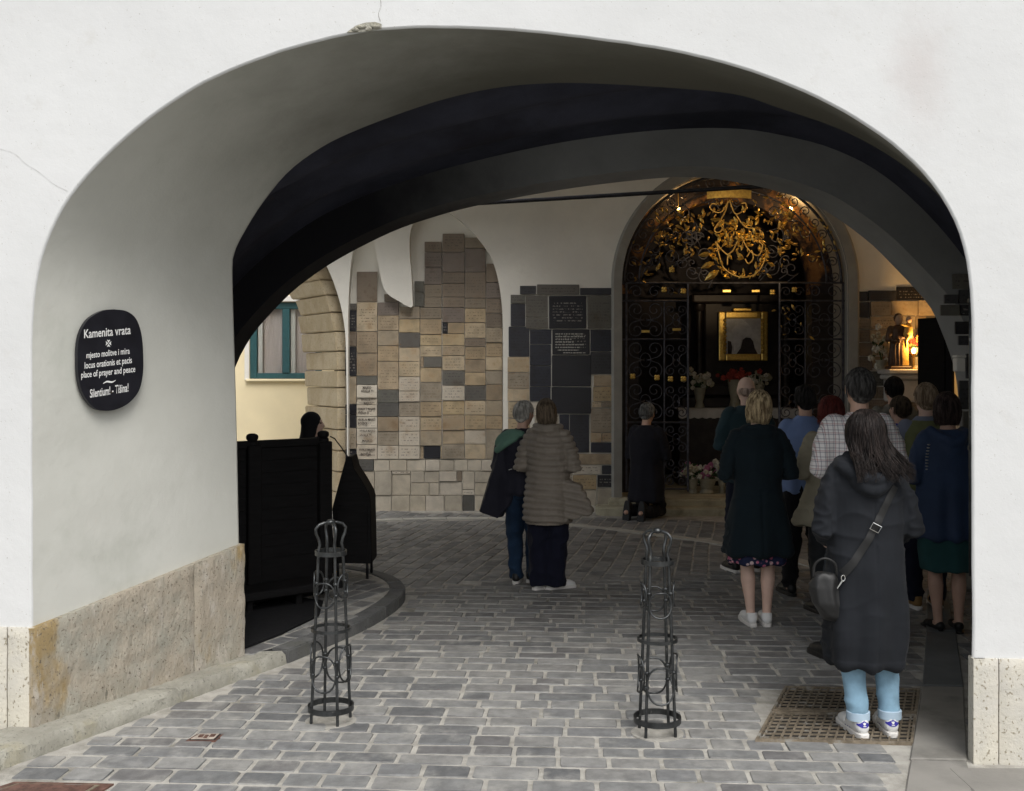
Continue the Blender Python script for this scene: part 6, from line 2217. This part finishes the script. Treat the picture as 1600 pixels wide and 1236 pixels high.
garment('skirt', P, floral('navy_floral_cloth'), [(.455, 0, -.005, .205, .155), (.47, 0, -.005, .218, .166), (.54, 0, -.005, .20, .15)], None, o, coat_folds(.6, .45, .6, 1, 2))
shoes(P, o, WHITE_L, SOLE_W)
hair(P, H, 'bob', hairm('blonde_hair', (.17, .11, .055), (.58, .46, .28)), 8)
# ---- 4 balding man in the dark jacket
loc = gp(1166, 893)
P, H, o = person('balding man in a dark teal jacket just beyond the blonde woman', loc, 1.80, rot=R(8), feet=((-.12, 0), (.10, .05)), skin=SKINP, nod=-.1)
garment('jacket', P, cloth('dark_teal_cloth', (.018, .038, .046), .9), [(.78, 0, -.005, .195, .14), (.82, 0, -.005, .205, .15), (1.0, 0, 0, .195, .145), (1.18, 0, 0, .205, .145), (1.31, 0, -.005, .208, .136), (1.38, 0, -.01, .175, .11), (1.43, 0, -.012, .10, .08), (1.455, 0, -.012, .07, .068)], (.082, .072, .056, 1.9), o, coat_folds(.8, .8, 1.2, .225, 4))
trousers(P, NAVY, o)
shoes(P, o, BLACK_L, SOLE_W)
hair(P, H, 'balding', hairm('short_grey_hair', (.30, .21, .16), (.42, .32, .26)), 4)
# ---- 5 man in the light blue shirt
loc = gp(1258, 930)
P, H, o = person('dark haired man in a light blue shirt and black trousers', loc, 1.73, rot=R(-4), feet=((-.13, .0), (.10, .03)), toe=(14, -8))
garment('shirt', P, cloth('light_blue_cotton', (.17, .245, .45), .85, .08), [(.84, 0, -.005, .175, .13), (.87, 0, -.005, .188, .14), (1.0, 0, 0, .182, .138), (1.18, 0, 0, .195, .138), (1.31, 0, -.005, .200, .130), (1.38, 0, -.01, .172, .108), (1.425, 0, -.012, .10, .08), (1.46, 0, -.012, .066, .064)], (.074, .064, .05, 1.9), o, coat_folds(.8, .84, 1.25, .22, 14))
trousers(P, BLK, o)
shoes(P, o, BLACK_L, BLACK_L)
hair(P, H, 'short', hairm('black_hair', (.010, .009, .009), (.035, .032, .03)), 12)
# ---- 6 red-haired woman in beige
loc = gp(1297, 958)
P, H, o = person('red haired woman in a beige jacket left of the plaid shirt', loc, 1.65, rot=R(10), skin=SKINP, turn=.3)
BEI = cloth('beige_cloth', (.33, .30, .22), .9)
garment('jacket', P, BEI, [(.70, -.06, -.005, .235, .155), (.73, -.06, -.005, .245, .165), (.85, -.035, 0, .215, .155), (1.02, 0, 0, .185, .138), (1.18, 0, 0, .195, .138), (1.30, 0, -.005, .200, .13), (1.37, 0, -.01, .17, .108), (1.425, 0, -.012, .10, .08), (1.45, 0, -.012, .07, .068)], (.078, .07, .055, 1.9), o, coat_folds(1, .7, 1.1, .225, 31))
trousers(P, CHAR, o)
shoes(P, o, BLACK_L, BLACK_L)
hair(P, H, 'bob', hairm('dyed_red_hair', (.085, .014, .012), (.16, .035, .028)), 15)
# ---- 7 person with short black hair, grey coat, far right
P, H, o = person('person with short black hair in a plain grey coat before the lit statue', (3.72, 10.3), 1.78)
garment('coat', P, cloth('warm_grey_cloth', (.15, .147, .13), .9), [(.55, 0, -.005, .20, .15), (.58, 0, -.005, .21, .16), (.9, 0, 0, .198, .148), (1.15, 0, 0, .20, .142), (1.30, 0, -.005, .205, .135), (1.38, 0, -.01, .172, .108), (1.43, 0, -.012, .10, .08), (1.46, 0, -.012, .072, .07)], (.08, .07, .055, 1.9), o, coat_folds(.8, .55, 1.1, .225, 41))
trousers(P, BLK, o)
shoes(P, o, BLACK_L, BLACK_L)
hair(P, H, 'short', bpy.data.materials['black_hair'], 18)
# ---- 8 person in the cobalt jacket
P, H, o = person('person in a cobalt blue jacket half hidden behind the olive vest', (3.36, 9.15), 1.62, turn=.4)
garment('jacket', P, cloth('cobalt_cloth', (.028, .035, .28), .85), [(.75, 0, -.005, .19, .14), (.78, 0, -.005, .2, .15), (1.0, 0, 0, .19, .142), (1.2, 0, 0, .20, .14), (1.31, 0, -.005, .204, .135), (1.38, 0, -.01, .172, .108), (1.43, 0, -.012, .105, .085), (1.465, 0, -.012, .078, .075)], (.08, .07, .055, 1.9), o, coat_folds(.8, .75, 1.1, .225, 43))
trousers(P, NAVY, o)
shoes(P, o, BLACK_L, BLACK_L)
hair(P, H, 'short', hairm('brown_hair', (.05, .035, .025), (.12, .09, .06)), 22)
# ---- 9 man in the olive vest
loc = gp(1446, 950)
P, H, o = person('fair haired man in an olive vest over grey blue sleeves', loc, 1.75, rot=R(-3), skin=SKINP, girth=1.08)
garment('shirt', P, cloth('grey_blue_cotton', (.16, .18, .24), .9), [(.86, 0, -.005, .17, .125), (.9, 0, -.005, .18, .135), (1.1, 0, 0, .18, .13), (1.31, 0, -.005, .188, .125), (1.38, 0, -.01, .165, .105), (1.43, 0, -.012, .10, .08), (1.46, 0, -.012, .068, .066)], (.074, .066, .052, 1.9), o, coat_folds(.7, .86, 1.2, .22, 51))
garment('vest', P, cloth('olive_cloth', (.13, .14, .065), .9), [(.80, 0, -.005, .188, .142), (.83, 0, -.005, .200, .155), (1.0, 0, 0, .196, .15), (1.2, 0, 0, .200, .148), (1.33, 0, -.006, .192, .138), (1.39, 0, -.01, .155, .115), (1.432, 0, -.012, .105, .088)], None, o, coat_folds(.6, .8, 1.2, 9, 52))
trousers(P, NAVY, o)
shoes(P, o, cloth('tan_leather', (.24, .14, .05), .6, .1), SOLE_W)
hair(P, H, 'short', hairm('fair_hair', (.27, .19, .12), (.44, .34, .24)), 25)
# ---- 10 woman with the navy jacket and green skirt
loc = gp(1480, 986)
P, H, o = person('woman in a navy hooded jacket and dark green knee length skirt by the right edge', loc, 1.69, rot=R(-3), feet=((-.075, 0), (.07, .0)), girth=1.12, skin=SKIN, nod=-.12)
NAVJ = cloth('navy_rain_jacket', (.026, .048, .105), .7, .15, 240, .2, .35)
def hood10(bm):
    tube(bm, catmull([(.11, .03, 1.44), (.115, -.05, 1.43), (.06, -.115, 1.385), (0, -.135, 1.36), (-.06, -.115, 1.385), (-.115, -.05, 1.43), (-.11, .03, 1.44)], 18), .034, 12)
    tube(bm, catmull([(.10, -.04, 1.42), (.06, -.10, 1.35), (0, -.125, 1.30), (-.06, -.10, 1.35), (-.10, -.04, 1.42)], 14), .034, 12)
garment('jacket', P, NAVJ, [(.665, 0, -.01, .225, .165), (.69, 0, -.01, .236, .175), (.80, 0, -.008, .232, .17), (1.0, 0, 0, .212, .155), (1.18, 0, 0, .212, .15), (1.30, 0, -.005, .212, .14), (1.375, 0, -.01, .178, .115), (1.425, 0, -.012, .11, .09), (1.45, 0, -.012, .08, .075)], (.084, .075, .056, 1.9), o, coat_folds(.9, .66, 1.15, .235, 61), .010, hood10)
garment('skirt', P, cloth('bottle_green_wool', (.022, .075, .078), .9), [(.44, 0, -.01, .180, .135), (.455, 0, -.01, .188, .145), (.60, 0, -.01, .205, .155), (.72, 0, -.01, .20, .15)], None, o, coat_folds(.35, .44, .9, 9, 62))
shoes(P, o, BLACK_L, BLACK_L, 'pump')
hair(P, H, 'bob', hairm('dark_plum_hair', (.030, .019, .018), (.085, .06, .055)), 28)
bm = bmesh.new()
# pale dotted trim down the left shoulder
TR = cloth('pale_trim', (.42, .42, .40), .8)
for k in range(9):
    ball(bm, (-.165 - .010 * math.sin(k * .3), -.105 + .002 * k, 1.345 - k * .022), (.012, .008, .005), 6)
part('shoulder_trim', bm, TR, P, local=True, smooth=True)
# ---- 11 couple: man
loc = gp(817, 911)
P, H, o = person('white haired man in a navy jacket with a green hood and blue jeans', loc, 1.587, rot=R(-12), feet=((-.06, .0), (.075, .10)), toe=(4, -14), turn=-.55, lean=.10, skin=SKIN)
def drape11(bm):
    hull(bm, [(-.10, -.06, 1.36), (-.20, .05, 1.36), (-.20, -.09, 1.30), (-.43, -.02, .66), (-.40, -.10, .665), (-.22, -.10, .60), (-.20, .03, .62), (-.02, -.12, .88), (-.05, .02, .88), (-.24, -.12, 1.1)])
JNAVY = cloth('dark_navy_softshell', (.011, .011, .020), .75, .15, 200, .2, .3)
garment('jacket', P, JNAVY, [(.83, 0, -.005, .19, .14), (.86, 0, -.005, .20, .15), (1.0, 0, 0, .192, .145), (1.18, 0, 0, .202, .145), (1.31, 0, -.005, .205, .135), (1.38, 0, -.01, .172, .108), (1.43, 0, -.012, .10, .082), (1.455, 0, -.012, .072, .07)], (.08, .072, .056, 1.9), o, coat_folds(1.0, .6, 1.2, 9, 71), .0105, drape11)
def hood11(bm):
    tube(bm, catmull([(.02, -.115, 1.405), (-.09, -.115, 1.40), (-.18, -.085, 1.36), (-.235, -.03, 1.30)], 12), [.03, .038, .045, .05, .052, .052, .05, .05, .048, .045, .04, .03], 12, round_caps=True)
    tube(bm, catmull([(-.05, -.125, 1.37), (-.15, -.13, 1.31), (-.225, -.085, 1.25)], 8), .036, 12, round_caps=True)
garment('hood', P, cloth('sage_green_lining', (.10, .19, .145), .85), None, None, o, coat_folds(.5, 0, 2, 9, 3), .010, hood11, label='sage green hood lining folded over the left shoulder')
trousers(P, DENIM, o, (.094, .076, .064), .045)
shoes(P, o, BLACK_L, SOLE_W)
hair(P, H, 'short', hairm('white_hair', (.30, .29, .26), (.58, .56, .52)), 31)
bm = bmesh.new()
tube(bm, [(-.10, -.165, 1.075), (-.065, -.170, 1.085)], .004, 6)
part('logo_mark', bm, TR, P, local=True)
# ---- 12 couple: woman in the puffer
loc = gp(856, 921)
P, H, o = person('woman in a long taupe quilted puffer coat and navy trousers', loc, 1.606, rot=R(-16), feet=((-.06, -.02), (.06, .03)), toe=(-26, -52), lean=-.08, turn=.25, skin=SKINP)
TAUPE = cloth('taupe_quilted_nylon', (.20, .172, .14), .55, .10, 180, .2, .4)
def flare12(bm):
    hull(bm, [(.12, -.10, 1.02), (.14, .08, 1.02), (.20, -.12, .64), (.18, .08, .66), (.42, -.07, .70), (.43, -.01, .71), (.40, -.06, .80), (.30, -.08, .97), (.30, .03, .95)])
def collar12(bm):
    tube(bm, catmull([(.095, .05, 1.455), (.105, -.04, 1.455), (0, -.105, 1.45), (-.105, -.04, 1.455), (-.095, .05, 1.455)], 16), .034, 12)
    flare12(bm)
pf = puffer_folds(.056, 5)
def f12(x, y, z):
    return pf(x, y, z + (.25 * (x - .15) if x > .15 and z < 1.0 else 0))
garment('coat', P, TAUPE, [(.60, 0, -.01, .200, .155), (.63, 0, -.01, .222, .175), (.75, 0, -.01, .222, .172), (.90, 0, -.005, .205, .158), (1.05, 0, 0, .190, .148), (1.18, 0, 0, .198, .146), (1.30, 0, -.005, .202, .138), (1.38, 0, -.01, .165, .112), (1.43, 0, -.012, .115, .092), (1.47, 0, -.012, .095, .085)], (.082, .076, .06, 1.9), o, f12, .0085, collar12, 2)
trousers(P, cloth('dark_navy_trousers', (.005, .006, .016), .9), o, (.110, .100, .095), .04)
shoes(P, o, WHITE_L, SOLE_W)
hair(P, H, 'bob', hairm('ash_brown_hair', (.085, .062, .042), (.19, .145, .10)), 34)
# ---- 13 kneeling man at the chapel step
P, H, o = person('grey haired man in dark clothes kneeling at the chapel step', (at(1012, 800, 13.25).x, 13.34), 1.88, rot=R(-32), kneel=True, arms=('pray', 'pray'), nod=-.18)
DSUIT = cloth('black_suit_cloth', (.012, .012, .017), .9)
garment('jacket', P, DSUIT, [(.58, 0, -.02, .20, .17), (.61, 0, -.02, .215, .18), (.70, 0, -.015, .212, .165), (.85, 0, -.01, .21, .155), (1.0, 0, 0, .195, .148), (1.18, 0, 0, .205, .148), (1.31, 0, -.005, .206, .136), (1.38, 0, -.01, .175, .11), (1.43, 0, -.012, .10, .082), (1.455, 0, -.012, .072, .07)], (.082, .074, .056, 1.9), o, coat_folds(.8, .1, .8, .225, 81))
trousers(P, BLK, o)
shoes(P, o, BLACK_L, BLACK_L)
hair(P, H, 'short', hairm('iron_grey_hair', (.10, .10, .095), (.26, .26, .25)), 37)
# ---- 14 nun behind the pew
P, H, o = person('person in a black veil standing behind the pew, seen in profile', (at(490, 650, 9.2).x, 9.2, IZ), 1.40, rot=R(-82), arms=('down', 'down'), skin=SKINP)
garment('habit', P, BLK, [(.03, 0, 0, .26, .22), (.06, 0, 0, .28, .24), (.5, 0, 0, .235, .19), (1.0, 0, 0, .185, .145), (1.2, 0, 0, .2, .145), (1.33, 0, -.005, .195, .13), (1.40, 0, -.01, .14, .10), (1.46, 0, -.012, .08, .075)], (.085, .085, .075, 1.85), o, coat_folds(1, .0, 1.1, .225, 91))
def veil(bm):
    ball(bm, (0, -.030, 1.615), (.092, .108, .108), 18)
    stack(bm, [(z, 0, cy, rx, ry) for z, cy, rx, ry in ((1.22, -.13, .17, .05), (1.35, -.10, .16, .075), (1.47, -.055, .105, .085), (1.56, -.035, .093, .095), (1.62, -.03, .09, .10))], 20)
garment('veil', P, BLK, None, None, o, coat_folds(.5, 1.2, 1.6, 9, 92), .010, veil)
